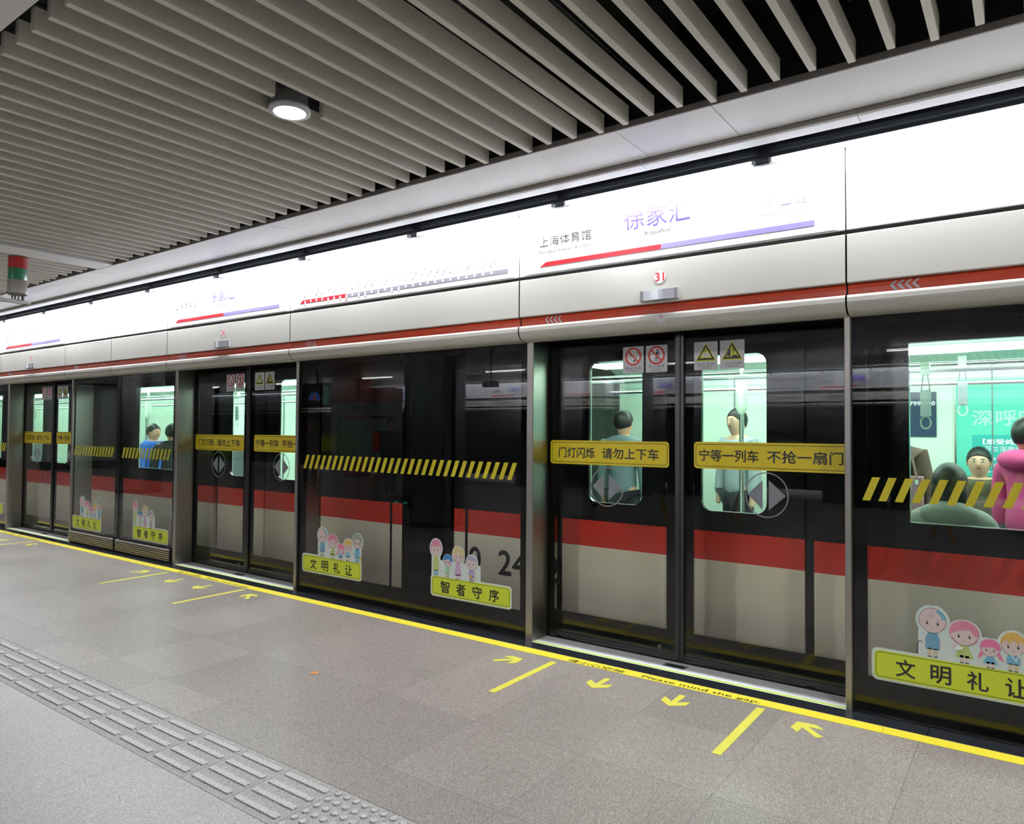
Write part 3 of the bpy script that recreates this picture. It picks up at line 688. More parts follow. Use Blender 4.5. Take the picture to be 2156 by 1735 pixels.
    if style == 'tails':
        for d in (-1, 1): m.wpoly([(cx+d*hw*.85, hz-hh*.2), (cx+d*hw*1.2, hz-hh*.8), (cx+d*hw*1.35, hz-hh*1.5), (cx+d*hw*.8, hz-hh*1.0)], yh, hair)
_bk = [0]
def blob(m, c, rx, rz, y): _bk[0] = (_bk[0]+1) % 9; m.wpoly(ell(c[0], c[1], rx, rz, 28), y-.00004*(_bk[0]+1), STW)
def sticker_A(x, y):
    """courtesy sticker 文明礼让: five cartoon people above a lime strip; x = left end of the strip"""
    m = MB(); s = lambda u: x+u
    yb = y-.0006
    F = [(.262, .345, 1.15, None, TB, KH, 'bald', False, False, (.058, .060), .522), (.395, .340, 1.0, PK, LG, None, 'bob', False, True, (.056, .054), .478),
         (.500, .337, .8, HP, LB, None, 'tails', False, True, (.038, .037), .427), (.590, .338, 1.0, BL, LB, KH, 'spiky', False, False, (.048, .052), .462), (.705, .340, 1.15, GH, LB, LB, 'bob', True, False, (.055, .058), .508)]
    m.wround(s(-.012), s(.76), .182, .346, .028, y, STW); m.wround(s(.0), s(.748), .194, .334, .022, yb, LIME)
    m.wring(rrect(s(.007), s(.741), .201, .327, .019), rrect(s(.0095), s(.7385), .2035, .3245, .017), yb-.0003, INK)
    for i, ch in enumerate('文明礼让'):
        m.wtext(ch, s(.098+.153*i), s(.187+.153*i), .216, .306, yb-.0004, INK, .022)
    m.wrect(s(.20), s(.755), .33, .475, y-.00042, STW)
    for cx, ft, sc, hair, top, bt, st, gl, dr, hd, hz in F:
        blob(m, (s(cx), hz), hd[0]*1.28, hd[1]*1.28, y)
        m.wrect(s(cx)-.042*sc, s(cx)+.042*sc, .34, hz, y-.00045-.00001*_bk[0], STW)
        fig(m, s(cx), ft, sc, hair, top, bt, yb, st, gl, dr, hd, hz)
    m.wline([(s(.195), .352), (s(.197), .40), (s(.203), .412), (s(.212), .414), (s(.218), .405)], .004, yb-.001, LNE)      # walking stick
    m.wpoly(ell(s(.37), .408, .018, .010, 14), yb-.0016, SIGNW); m.wpoly(ell(s(.355), .416, .009, .009, 12), yb-.0018, SK)   # baby in arms
    m.wline([(s(.575), .425), (s(.60), .385), (s(.612), .425)], .004, yb-.0016, SIGNW)                                     # arm sling
    m.wpoly([(s(.698), .45), (s(.712), .45), (s(.705), .43)], yb-.0016, INK); m.wrect(s(.735), s(.758), .355, .378, yb-.001, GLD)
    m.v = [(a, b, c) for a, b, c in m.v]; return m
def sticker_B(x, y):
    m = MB(); s = lambda u: x+u
    yb = y-.0006
    F = [(.010, .345, 1.05, PK, LG, LB, 'spiky', False, False, (.052, .060), .545), (.128, .340, .75, DB, MT, KH, 'bob', True, False, (.038, .042), .460),
         (.232, .338, 1.0, SB, LI, None, 'long', False, True, (.050, .054), .515), (.362, .338, 1.0, GP, VI, VI, 'curly', False, False, (.047, .050), .470)]
    m.wround(s(-.012), s(.757), .182, .346, .028, y, STW); m.wround(s(.0), s(.745), .194, .334, .022, yb, LIME)
    m.wring(rrect(s(.007), s(.738), .201, .327, .019), rrect(s(.0095), s(.7355), .2035, .3245, .017), yb-.0003, INK)
    for i, ch in enumerate('智者守序'):
        m.wtext(ch, s(.088+.155*i), s(.180+.155*i), .216, .308, yb-.0004, INK, .022)
    m.wrect(s(.0), s(.475), .33, .46, y-.00042, STW)
    for cx, ft, sc, hair, top, bt, st, gl, dr, hd, hz in F:
        cx += .03
        blob(m, (s(cx), hz), hd[0]*1.28, hd[1]*1.28, y); m.wrect(s(cx)-.042*sc, s(cx)+.042*sc, .34, hz, y-.00045-.00001*_bk[0], STW)
        fig(m, s(cx), ft, sc, hair, top, bt, yb, st, gl, dr, hd, hz)
    m.wline([(s(.428), .345), (s(.428), .40), (s(.420), .405)], .0035, yb-.001, GLD); m.wpoly(ell(s(.385), .37, .011, .010, 12), yb-.0016, GLD)
    return m
def fixed_panel(x0, x1, c0, c1, label, a=None, b=None, grille=False, dots=False, stripes=None):
    t = thing('fixed_glass_screen', label, 'fixed glass panel', (x0, 0, 0), 0, 'fixed glass panels of the platform screen')
    if dots: t['dots'] = 1
    y = 4.130; w = x1-x0; zb = .155 if grille else .006
    glass_panel(t, .004, w-.004, zb, 2.061, c0-x0, c1-x0, .188, 2.013, y)
    if dots: del t['dots']
    MB().box(0, .004, y-.004, y+.02, 0, 2.061, BLKAL).box(w-.004, w, y-.004, y+.02, 0, 2.061, BLKAL).box(.004, w-.004, y, y+.02, 0, zb, BLACK).build('frame', t)
    ys = y-.0012
    sa, sb = stripes; m = MB(); n_ = int(round((sb-sa)/.0757))
    for i in range(n_+1):
        xx = sa-x0+(sb-sa)*i/n_; m.wpoly([(xx-.048, 1.098), (xx-.011, 1.098), (xx+.037, 1.220), (xx, 1.220)], ys, YELS)
    m.build('yellow_stripes', t)
    if a is not None: sticker_A(a-x0, ys).build('courtesy_sticker', t)['label'] = 'lime sticker reading 文明礼让 with cartoon passengers'
    if b is not None: sticker_B(b-x0, ys).build('courtesy_sticker', t)['label'] = 'lime sticker reading 智者守序 with cartoon passengers'
    if grille:
        m = MB()
        for i in range(6): m.prismx([(4.10, .022+.0215*i), (4.088, .026+.0215*i), (4.088, .036+.0215*i), (4.10, .040+.0215*i)], .02, w-.03, STEEL)
        m.box(.02, w-.03, 4.10, 4.128, .017, .152, BLKAL); m.box(w-.10, w-.06, 4.085, 4.10, .14, .156, ALU); m.box(.06, .10, 4.085, 4.10, .14, .156, ALU)
        m.build('floor_grille', t)
    return t
fixed_panel(-.771, 1.74, -.700, 1.65, 'fixed glass panel at the right edge of the photo, beside door 31', a=-.668, b=.8, dots=True, stripes=(-.673, 1.6))
fixed_panel(-5.364, -2.851, -5.27, -2.917, 'wide fixed glass panel between doors 30 and 31', a=-5.282, b=-3.737, stripes=(-5.251, -2.98))
fixed_panel(-8.68, -7.446, -8.60, -7.52, 'fixed glass panel with floor grille, directly left of door 30', b=-8.319, grille=True, stripes=(-8.569, -7.58))
fixed_panel(-9.884, -8.68, -9.86, -8.79, 'fixed glass panel with floor grille, directly right of door 29', a=-9.848, grille=True, stripes=(-9.81, -8.85))
fixed_panel(-14.45, -11.955, -14.36, -12.02, 'fixed glass panel cut by the left edge of the photo', a=-14.37, b=-12.85, stripes=(-14.34, -12.07))
# the screen wall beyond, out of the photo or hidden
m = MB(); m.box(-40, -14.45, 4.13, 4.16, 0, 2.09, FRIT); tag(m.build('screen_wall'), 'far dark run of the platform screen at the left edge', 'glass screen')

# ------------------------------------------------------------------ floor tapes, marks, tactile tiles
segs = [(-20, -9.5), (-9.5, -7.2), (-7.2, -5.09), (-5.09, -2.948), (-2.948, -.60), (-.60, 3.5)]
sg = ['far left run of the yellow safety line', 'yellow safety line piece crossing door 29', 'yellow safety line piece before door 30', 'yellow safety line piece between doors 30 and 31', 'yellow safety line piece before door 31 reading Please mind the gap.', 'yellow safety line piece at the right corner']
for (a, b), l in zip(segs, sg):
    t = thing('yellow_line_tape', l, 'floor tape', (a, 0, 0), 0, 'yellow safety line along the platform edge')
    MB().box(.001, b-a-.001, 3.894, 3.982, -.001, .0016, YELF).build('tape', t)
    for xc, num in doors:
        if a < xc < b or (num == '30' and abs(a+7.2) < .01):
            m = MB(); o = xc-a
            m.ftext('请小心空隙', o-.575, o-.185, 3.892+.006, 3.950, .0021, INK, .006); m.build('printed_words', t); m = MB(); m.ftext('Please mind the gap.', o-.068, o+.625, 3.897, 3.948, .0021, INK, .004)
            q = m.build('printed_words', t)
ARR = [(0, 0), (-.072, -.062), (-.107, -.034), (-.055, .0), (-.055, .0)]
def arrow(x, y, ang, label):
    """flat tape arrow; tip at (x, y), pointing along ang"""
    base = [(0, 0), (-.055, .070), (-.118, .072), (-.070, .016), (-.190, .018), (-.190, -.018), (-.070, -.016), (-.118, -.072), (-.055, -.070)]
    c, s = math.cos(ang), math.sin(ang)
    m = MB(); m.add([(u*c-v*s, u*s+v*c, .0016) for u, v in base]+[(u*c-v*s, u*s+v*c, 0) for u, v in base],
                    [(0, 1, 2, 3), (0, 3, 6), (3, 4, 5, 6), (0, 6, 7, 8)]+[(i, 9+i, 9+(i+1) % 9, (i+1) % 9) for i in range(9)], YELM)
    o = m.build('floor_arrow'); o.location = (x, y, 0); tag(o, label, 'floor arrow', 'yellow queue arrows on the floor')
for xc, num in doors:
    arrow(xc-.814, 3.766, math.radians(46), 'yellow floor arrow pointing in at the left of %s' % DN[num])
    arrow(xc-.211, 3.580, -PI/2, 'left of the two yellow floor arrows pointing out of %s' % DN[num])
    arrow(xc+.246, 3.592, -PI/2, 'right of the two yellow floor arrows pointing out of %s' % DN[num])
    arrow(xc+.847, 3.791, math.radians(135), 'yellow floor arrow pointing in at the right of %s' % DN[num])
    for dx, s_ in ((-.626, 'left'), (.648, 'right')):
        m = MB(); m.box(-.0215, .0215, 3.19, 3.836 if dx < 0 else 3.857, 0, .0016, YELM); o = m.build('waiting_line'); o.location = (xc+dx, 0, 0)
        tag(o, '%s yellow waiting line on the floor before %s' % (s_, DN[num]), 'floor line', 'yellow waiting lines on the floor')
def bar_tile(m):
    m.box(-.1515, .1515, 1.6425, 1.9725, -.03, 0, TACT)
    for y in (1.690, 1.768, 1.846, 1.924):
        x0, x1, w, h = -.134, .134, .0175, .0055
        lo = [(px, py) for px, py in rrect(x0, x1, y-w, y+w, .010, 3)]; hi = [(px, py) for px, py in rrect(x0+.004, x1-.004, y-w+.004, y+w-.004, .008, 3)]
        q = len(lo); m.add([(a, b, 0) for a, b in lo]+[(a, b, h) for a, b in hi], [(i, (i+1) % q, q+(i+1) % q, q+i) for i in range(q)], TACT).add([(a, b, h) for a, b in hi], [tuple(range(q))], TACTB)
def stud_tile(m):
    m.box(-.1515, .1515, 1.6425, 1.9725, -.03, 0, TACT)
    for i in range(6):
        for j in range(6):
            cx, cy = -.1275+.051*i, 1.675+.053*j
            lo = ell(cx, cy, .0175, .0175, 14); hi = ell(cx, cy, .013, .013, 14); q = 14
            m.add([(a, b, 0) for a, b in lo]+[(a, b, .0055) for a, b in hi], [(k_, (k_+1) % q, q+(k_+1) % q, q+k_) for k_ in range(q)], TACT).add([(a, b, .0055) for a, b in hi], [tuple(range(q))], TACTB)
b0 = MB(); bar_tile(b0); b0 = b0.build('tactile_tile'); s0 = MB(); stud_tile(s0); s0 = s0.build('tactile_tile')
ub = us = False
for i in range(-18, 60):
    x = -2.265-.305*i-.1525
    if i < 0: o = s0 if not us else s0.copy(); 
    else: o = b0 if not ub else b0.copy()
    if i < 0:
        if us: COL.objects.link(o)
        us = True; tag(o, 'grey studded warning tile of round bumps, %s from its left end at the barred tiles' % nth(-i), 'paving tile', 'tactile paving tiles')
    else:
        if ub: COL.objects.link(o)
        ub = True; tag(o, 'grey guiding tile with four raised bars, %s from the studded tiles' % nth(i+1), 'paving tile', 'tactile paving tiles')
    o.location = (x, 0, 0)
m = MB(); m.add([(x, y, .001) for x, y in ell(0, 0, .022, .022, 20)], [tuple(range(20))], mat('orange_sticker', 'dc8a3c', .5))
m.wline([], .001, 0, INK); m.add([(x, y, .0013) for x, y in ((-.01, -.002), (.01, -.002), (.01, .002), (-.01, .002))], [(0, 1, 2, 3)], INK)
o = m.build('floor_sticker'); o.location = (-3.466, 2.805, 0); tag(o, 'tiny round orange sticker on the floor slabs', 'sticker')

# ------------------------------------------------------------------ signal lamp at the upper left
def beacon():
    cx, cy, z = -6.47, 2.27, 2.50
    t = thing('signal_lamp', 'red, green and white stacked signal lamp hanging at the left edge', 'signal lamp', (cx, cy, z))
    RD = mat('lamp_red', 'b3201c', .12, coat=.5); GN = mat('lamp_green', '0e7348', .12, coat=.5); WH = mat('lamp_white', 'c9c6c2', .2, coat=.3)
    R_ = .066
    MB().lathe([(R_, .0), (R_, .105), (0, .105)], 0, 0, WH).build('white_section', t)
    MB().lathe([(R_*.99, .107), (R_*.99, .195)], 0, 0, GN).build('green_lens', t)
    MB().lathe([(R_, .197), (R_, .285)], 0, 0, RD).build('red_lens', t)
    m = MB().lathe([(R_*.97, .105), (R_*.97, .107), (R_*.97, .198), (R_*.9, .198)], 0, 0, BLACK).lathe([(R_*1.0, .285), (R_*.98, .295), (0, .297)], 0, 0, ALUD)
    for i in range(24): m.box(R_*.98*math.cos(i*PI/12)-.003, R_*.98*math.cos(i*PI/12)+.003, R_*.98*math.sin(i*PI/12)-.003, R_*.98*math.sin(i*PI/12)+.003, .285, .293, DGREY)
    m.build('cap', t)
    m = MB().lathe([(0, -.012), (R_*.98, -.010), (R_, .0)], 0, 0, ALUD)
    for dx, dy in ((-.04, 0), (.03, 0), (0, .035), (.035, .03), (-.04, -.02)): m.cyl((dx, dy, -.012), (dx, dy, -.055), .007, ALUD, 8)
    m.build('base', t)
    b = thing('lamp_bracket', 'steel bracket arm carrying the signal lamp', 'bracket', (cx, cy, z-.062), 0)
    MB().box(-.02, .02, -1.2, .09, -.013, .013, STEEL).build('arm', b); MB().box(-.02, .02, -1.2, -1.15, -.013, .56, STEEL).build('hanger', b)
beacon()

# ------------------------------------------------------------------ the train behind the screen
TWH = mat('train_cream', 'fff6e2', .4, noise=.06, nscale=2); TRD = mat('train_red', 'dc3018', .35, noise=.05, nscale=2); TBK = mat('train_black', '0d0e10', .15, spec=.35)
TIN = mat('train_lining', 'cfe0cf', .5); TFL = mat('train_floor', '5b6468', .5); TCE = mat('train_ceiling', 'dfeee4', .5)
POST = mat('advert_teal', '5cc4b0', .5); POST2 = mat('advert_blue_green', '35a9a4', .5); NAVY = mat('advert_navy', '1f3350', .5); OLIVE = mat('seat_grey', '70777c', .5)
YT = 4.60; YB = 7.62
def side_wall(m, x0, x1, openings, y, th, inner=None):
    """train side with rectangular openings (xa, xb, za, zb)"""
    xs = sorted({x0, x1, *[v for o in openings for v in o[:2]]}); zs = sorted({-.9, .605, .795, 2.35, *[v for o in openings for v in o[2:]]})
    for a, b in zip(xs, xs[1:]):
        for c, d in zip(zs, zs[1:]):
            if any(o[0] <= a and b <= o[1] and o[2] <= c and d <= o[3] for o in openings): continue
            mt = TWH if d <= .606 else TRD if d <= .796 else TBK
            m.box(a, b, y, y+th, c, d, mt)
            if inner: m.box(a, b, y+th, y+th+.01, max(c, .02), d, inner)
def corner_fill(m, xa, xb, za, zb, r, y, mt):
    for sx, sz in ((1, 1), (1, -1), (-1, 1), (-1, -1)):
        cx = xb if sx > 0 else xa; cz = zb if sz > 0 else za
        arc = [(cx-sx*r+sx*r*math.cos(t), cz-sz*r+sz*r*math.sin(t)) for t in [PI/2*i/6 for i in range(7)]]
        m.wpoly([(cx, cz)]+arc, y, mt, .03)
def train_door(t, xc):
    for s in (-1, 1):
        a, b = (xc-.87, xc-.012) if s < 0 else (xc+.012, xc+.87)
        wa, wb = (xc-.643, xc-.215) if s < 0 else (xc+.215, xc+.643)
        m = MB(); side_wall(m, a, b, [(wa, wb, .928, 1.957)], YT+.02, .03, TIN); corner_fill(m, wa, wb, .928, 1.957, .07, YT+.018, TBK)
        m.box(a-.07 if s < 0 else b-.01, a+.01 if s < 0 else b+.07, YT+.045, YT+.06, -.9, 2.1, TBK)
        d = m.build('train_door', t); MB().box(wa, wb, YT+.03, YT+.036, .928, 1.957, TGLASS).build('door_window', d)
def car(x0, x1, dcs, wins, label, digits):   # doors at dcs, windows at wins
    t = thing('metro_car', label, 'train', (0, 0, 0), 0, 'cars of the train at the platform')
    op = [(c-.93, c+.93, -.9, 2.1) for c in dcs]+[(a, b, .945, 1.962) for a, b in wins]
    m = MB(); side_wall(m, x0, x1, op, YT, .05, TIN)
    for e, s in ((x0, 1), (x1, -1)): m.box(min(e, e+s*.04), max(e, e+s*.04), YT, YB, -.9, 2.35, TBK)
    for e, s in ((x0, 1), (x1, -1)): m.box(e+s*.175-.0125, e+s*.175+.0125, YT-.004, YT, -.5, .96, TBK)
    m.build('side_wall', t)
    m = MB(); m.box(x0+.04, x1-.04, YB-.05, YB, 0, 2.3, TIN); m.box(x0+.1, x1-.1, YB-.06, YB-.05, 1.95, 2.2, TCE)
    for i in range(int((x1-x0)/2.28)): m.box(x1-1.2-2.28*i, x1-1.19-2.28*i, YB-.065, YB-.05, 0, 2.2, OLIVE)
    m.build('far_wall', t)
    MB().box(x0+.04, x1-.04, YT+.06, YB-.05, -.04, 0, TFL).build('car_floor', t)
    m = MB(); m.strip([(YT+.06, 2.06), (YT+.45, 2.2), (YT+.95, 2.24), (YB-.95, 2.24), (YB-.45, 2.2), (YB-.05, 2.06)], x0+.05, x1-.05, TCE)
    m.box(x0, x1, YT, YB, 2.3, 2.36, TBK)
    for i in range(int((x1-x0)/1.2)):
        for q in range(7): m.box(x1-.5-1.2*i-.4, x1-.5-1.2*i, 6.0+.03*q, 6.012+.03*q, 2.225, 2.238, ALUD)
    m.build('car_ceiling', t)
    m = MB()
    for y in (5.42, 6.75): m.box(x0+.2, x1-.2, y-.17, y+.17, 2.12, 2.15, TRL)
    m.build('ceiling_light', t)
    for a, b in wins+[(c-.9, c+.9) for c in dcs]:
        if a > -13:
            for y in (5.42, 6.75): area('lamp_glow', ((a+b)/2, y, 2.115), b-a, .2, TRAIN_W, (.93, 1, .96), parent=t)
    m = MB()
    for y in (5.35, 6.85):
        m.cyl((x0+.3, y, 1.86), (x1-.3, y, 1.86), .016, CHROME, 8)
    m.cyl((x0+.3, 6.1, 1.96), (x1-.3, 6.1, 1.96), .016, CHROME, 8); m.build('handrail', t)
    for c in dcs:
        for dx in (-1.02, 1.02):
            m = MB(); m.cyl((c+dx, 5.1, 0), (c+dx, 5.1, 2.2), .017, CHROME, 10); m.lathe([(.017, 1.62), (.04, 1.66), (.045, 1.8), (.03, 1.88), (.017, 1.9)], c+dx, 5.1, TIN, 12); m.build('pole', t)
        m = MB(); m.cyl((c, 6.1, 0), (c, 6.1, 2.22), .02, CHROME, 10); m.lathe([(.02, 1.6), (.045, 1.64), (.05, 1.82), (.03, 1.92), (.02, 1.94)], c, 6.1, TIN, 12); m.build('pole', t)
        train_door(t, c)
        MB().box(c-.03, c+.03, YT+.05, YT+.065, -.9, 2.1, TBK).build('door_seal', t)
        # partition glass and seat ends beside each door
        for s in (-1, 1):
            m = MB(); m.box(c+s*1.06-.01, c+s*1.06+.01, YT+.1, YT+.5, .35, 1.25, OLIVE); m.build('seat_end_screen', t)
    for a, b in wins:
        MB().box(a, b, YT+.015, YT+.021, .945, 1.962, TGLASS).build('saloon_window', t)
        MB().box(a-.3, b+.3, YT+.07, YT+.5, .38, .46, OLIVE).box(a-.3, b+.3, YT+.065, YT+.1, .46, .90, OLIVE).build('bench_seat', t)
        MB().box(a-.3, b+.3, YB-.5, YB-.08, .38, .46, OLIVE).box(a-.3, b+.3, YB-.1, YB-.06, .46, .90, OLIVE).build('bench_seat', t)
    if digits:
        for x, s in digits:
            m = MB(); m.wtext(s, x, x+.13, .30, .50, YT-.001, INK, .03); m.build('car_number', t)
    return t
carA = car(-3.96, 3.2, [-2.0, 2.56], [(-.56, 1.2)], 'metro car standing behind the nearest screen door', [(-3.76, '0'), (-3.455, '2'), (-3.318, '4'), (-3.005, '2')])
carB = car(-26.0, -4.485, [-6.56, -11.87, -16.4], [(-9.257, -8.0), (-14.9, -13.6)], 'metro car standing behind the middle and farthest screen doors', [])
m = MB(); m.box(-4.47, -3.975, YT+.5, YB-.4, -.2, 2.3, BLACK); tag(m.build('gangway_bellows'), 'black bellows joining the two metro cars', 'gangway')
def advert(x0, x1, z0, z1, y, parent, kind):
    m = MB(); m.wrect(x0, x1, z0, z1, y, POST if kind == 0 else NAVY, .01)
    if kind == 0:
        m.wrect(x0-.012, x0, z0, z1, y-.004, CHROME); m.wrect(x0+.12, x1, z0, z0+.44, y-.001, POST2)
        W_ = SIGNW
        m.wtext('【感受纯净】', x0+.20, x0+.52, z0+.355, z0+.405, y-.002, W_, .03); m.wtext('芬兰深度游', x0+.213, x0+.48, z0+.295, z0+.343, y-.002, W_)
        for i, s in enumerate(('◆体验', '◆跨越', '◆夜宿', '◆不用')): m.wtext(s, x0+.215, x0+.34, z0+.215-.055*i, z0+.243-.055*i, y-.002, W_)
        m.wtext('深呼吸', x0+.12, x0+.62, z0+.52, z0+.66, y-.002, mat('advert_pale', 'a9dccb', .5), .03)
    else:
        m.wtext('799', x0+.115, x0+.205, z0+.285, z0+.325, y-.001, SIGNW, .03); m.wtext('00', x0+.265, x0+.32, z0+.285, z0+.325, y-.001, SIGNW, .03); m.wrect(x0+.20, x0+.26, z0+.23, z0+.255, y-.001, REDS)
    return m.build('advert_poster', parent)
advert(-.547, 1.1, 1.0, 1.932, YB-.062, carA, 0)
advert(-1.03, -.70, 1.42, 1.83, YB-.062, carA, 1)
advert(-9.6, -8.9, 1.1, 1.6, YB-.062, carB, 0)
# hanging straps
n = 0
for x, y in ((-.555, 5.35), (.03, 5.35), (.62, 5.35), (-.40, 6.1), (.14, 6.1), (-8.9, 5.35), (-8.5, 5.35), (-8.2, 5.35), (-8.65, 6.1)):
    z = 1.86 if y < 6 else 1.96; n += 1
    t = MB(); t.box(x-.025, x+.025, y-.022, y+.022, z-.03, z+.05, TIN)
    for s in (-1, 1): t.wline([(x+s*.012, z-.03), (x+s*.024, z-.13)], .006, y, OLIVE)
    t.box(x-.03, x+.03, y-.008, y+.008, z-.30, z-.13, ALU); t.wring(ell(x, z-.34, .034, .044, 18), ell(x, z-.34, .024, .034, 18), y, TIN)
    o = t.build('hand_strap', carA if x > -4 else carB)

# ------------------------------------------------------------------ people
def skin_obj(name, pts, edges, parent, mt, sub=2, root=0):
    """pts: (x, y, z, rx, ry)"""
    me = bpy.data.meshes.new(name); me.from_pydata([p[:3] for p in pts], edges, []); o = bpy.data.objects.new(name, me); COL.objects.link(o)
    if parent is not None: o.parent = parent
    md = o.modifiers.new('skin', 'SKIN'); md.use_smooth_shade = True
    if not me.skin_vertices: return o
    for i, p in enumerate(pts):
        me.skin_vertices[0].data[i].radius = (p[3], p[4] if len(p) > 4 else p[3]); me.skin_vertices[0].data[i].use_root = (i == root)
    s = o.modifiers.new('sub', 'SUBSURF'); s.levels = sub; s.render_levels = sub
    me.materials.append(mt); return o
SKIN = mat('skin_tone', 'c9977c', .5); SKINP = mat('skin_tone_pale', 'd3a98f', .5); HAIR = mat('dark_hair', '171313', .45); LIPS = mat('lips', '9c5a50', .5); EYEW = mat('eye_white', 'd8d2c8', .3)
def head(t, skin, hairmt, hz, style='short', face=True, off=(0, 0)):
    """hair cap and face details around a head centred at (ox, oy, hz), facing -y"""
    ox, oy = off
    if style != 'none':
        m = MB(); nu, nv = 22, 12; vs = []; fs = []
        for j in range(nv+1):
            for i in range(nu):
                a = 2*PI*i/nu; p = PI*j/nv*(.62+.10*max(0, math.sin(a)))
                front = max(0, -math.sin(a)); lim = 1-.42*front
                p2 = p*lim*(1.25 if style == 'long' else 1.0)
                r = .090+.002*math.sin(7*a)
                vs.append((ox+(r+.004)*math.sin(p2)*math.cos(a), oy+.012+(r+.016)*math.sin(p2)*math.sin(a), hz+.012+.118*math.cos(p2)))
        fs = [(j*nu+i, j*nu+(i+1) % nu, (j+1)*nu+(i+1) % nu, (j+1)*nu+i) for j in range(nv) for i in range(nu)]
        m.add(vs, fs, hairmt, True)
        if style == 'long': m.ball((ox, oy+.045, hz-.07), (.095, .06, .17), hairmt)
        if style == 'bun': m.ball((ox, oy+.09, hz+.03), (.05, .045, .05), hairmt)
        m.build('hair', t)
    if face:
        f_ = MB()
        for s in (-1, 1):
            f_.ball((ox+s*.031, oy-.088, hz+.005), (.014, .006, .006), EYEW, 10, 6); f_.ball((ox+s*.031, oy-.092, hz+.005), (.006, .004, .006), INK, 8, 6)
            f_.ball((ox+s*.032, oy-.089, hz+.024), (.018, .005, .003), hairmt, 10, 6); f_.ball((ox+s*.083, oy+.005, hz-.005), (.010, .018, .030), skin, 10, 8)
        f_.ball((ox, oy-.097, hz-.02), (.011, .013, .022), skin, 10, 8); f_.ball((ox, oy-.087, hz-.052), (.021, .007, .0065), LIPS, 12, 6)
        f_.build('face', t)
def person(label, loc, rz, coat, trousers, pose='stand', h=1.66, style='short', skin=SKIN, sleeves=True, group=None, hairmt=None, hood=None, shoes=True):
    t = thing('person', label, 'person', loc, rz, group); k = h/1.66; hm = hairmt or HAIR
    if pose == 'sit':
        hip = .50*k; P = [(0, 0, hip, .125, .10), (0, .0, hip+.18, .12, .09), (0, 0, hip+.38, .145, .095), (0, 0, hip+.49, .115, .075), (0, -.01, hip+.54, .046, .05), (0, -.02, hip+.60, .078, .092), (0, -.02, hip+.68, .098, .115), (0, -.015, hip+.745, .07, .085),
             (-.18, 0, hip+.47, .05, .05), (-.24, -.03, hip+.22, .042, .042), (-.14, -.22, hip+.12, .033, .033), (-.09, -.29, hip+.11, .028, .02),
             (.18, 0, hip+.47, .05, .05), (.24, -.03, hip+.22, .042, .042), (.14, -.22, hip+.12, .033, .033), (.09, -.29, hip+.11, .028, .02),
             (-.09, -.05, hip-.0, .085, .08), (-.12, -.42, hip+.02, .065, .062), (-.12, -.43, .08, .045, .045), (-.12, -.54, .04, .04, .03),
             (.09, -.05, hip-.0, .085, .08), (.12, -.42, hip+.02, .065, .062), (.12, -.43, .08, .045, .045), (.12, -.54, .04, .04, .03)]
        hz = hip+.672
    else:
        hip = .86*k; P = [(0, 0, hip, .125, .10), (0, .0, hip+.17*k, .115, .09), (0, 0, hip+.37*k, .145, .095), (0, 0, hip+.49*k, .115, .075), (0, -.01, hip+.54*k, .046, .05), (0, -.02, hip+.605*k, .078, .092), (0, -.02, hip+.685*k, .098, .115), (0, -.015, hip+.75*k, .07, .085),
             (-.18, 0, hip+.47*k, .05, .05), (-.225, 0, hip+.19*k, .042, .042), (-.23, -.03, hip-.05*k, .033, .033), (-.23, -.05, hip-.14*k, .02, .032),
             (.18, 0, hip+.47*k, .05, .05), (.225, 0, hip+.19*k, .042, .042), (.23, -.03, hip-.05*k, .033, .033), (.23, -.05, hip-.14*k, .02, .032),
             (-.09, 0, hip-.06, .085, .085), (-.10, 0, hip*.53, .06, .062), (-.10, .02, .10, .042, .045), (-.10, -.10, .04, .042, .03),
             (.09, 0, hip-.06, .085, .085), (.10, 0, hip*.53, .06, .062), (.10, .02, .10, .042, .045), (.10, -.10, .04, .042, .03)]
        hz = hip+.677*k
    E_ = [(0, 1), (1, 2), (2, 3), (3, 4), (4, 5), (5, 6), (6, 7), (3, 8), (8, 9), (9, 10), (10, 11), (3, 12), (12, 13), (13, 14), (14, 15), (0, 16), (16, 17), (17, 18), (18, 19), (0, 20), (20, 21), (21, 22), (22, 23)]
    skin_obj('body', P, E_, t, skin)
    up = [0, 1, 2, 3, 4, 8, 9, 10, 12, 13, 14]; mp = {a: i for i, a in enumerate(up)}; g = .022
    pts = [(P[a][0], P[a][1], P[a][2]-(.10 if a == 0 else .005 if a == 4 else 0), P[a][3]+g+(.035 if a in (0, 3) else .03 if a == 4 else 0), P[a][4]+g+(.04 if a == 3 else .03 if a in (0, 4) else 0)) for a in up]
    skin_obj('coat', pts, [(mp[a], mp[b]) for a, b in E_ if a in mp and b in mp], t, coat)
    lo = [0, 16, 17, 18, 20, 21, 22]; mp = {a: i for i, a in enumerate(lo)}
    skin_obj('trousers', [(P[a][0], P[a][1], P[a][2], P[a][3]+.012, P[a][4]+.012) for a in lo], [(mp[a], mp[b]) for a, b in E_ if a in mp and b in mp], t, trousers)
    if shoes: 
        for i in (19, 23): MB().ball((P[i][0], P[i][1]+.03, .045), (.045, .12, .042), INK, 12, 8).build('shoe', t)
    head(t, skin, hm, hz, style, True, (0, -.02))
    if hood: MB().ball((0, .075, hz-.17), (.15, .085, .075), hood, 20, 10).build('hood', t)
    return t
GCO = mat('grey_parka', '8c8f85', .7); BCO = mat('brown_coat', '5b4a3c', .8); PKC = mat('pink_hoodie', 'd24a86', .7); DKC = mat('dark_coat', '22242a', .8); BUC = mat('blue_jacket', '2b63c0', .7); OLC = mat('olive_jacket', '4a4433', .7); NVT = mat('dark_trousers', '1b1d24', .8)
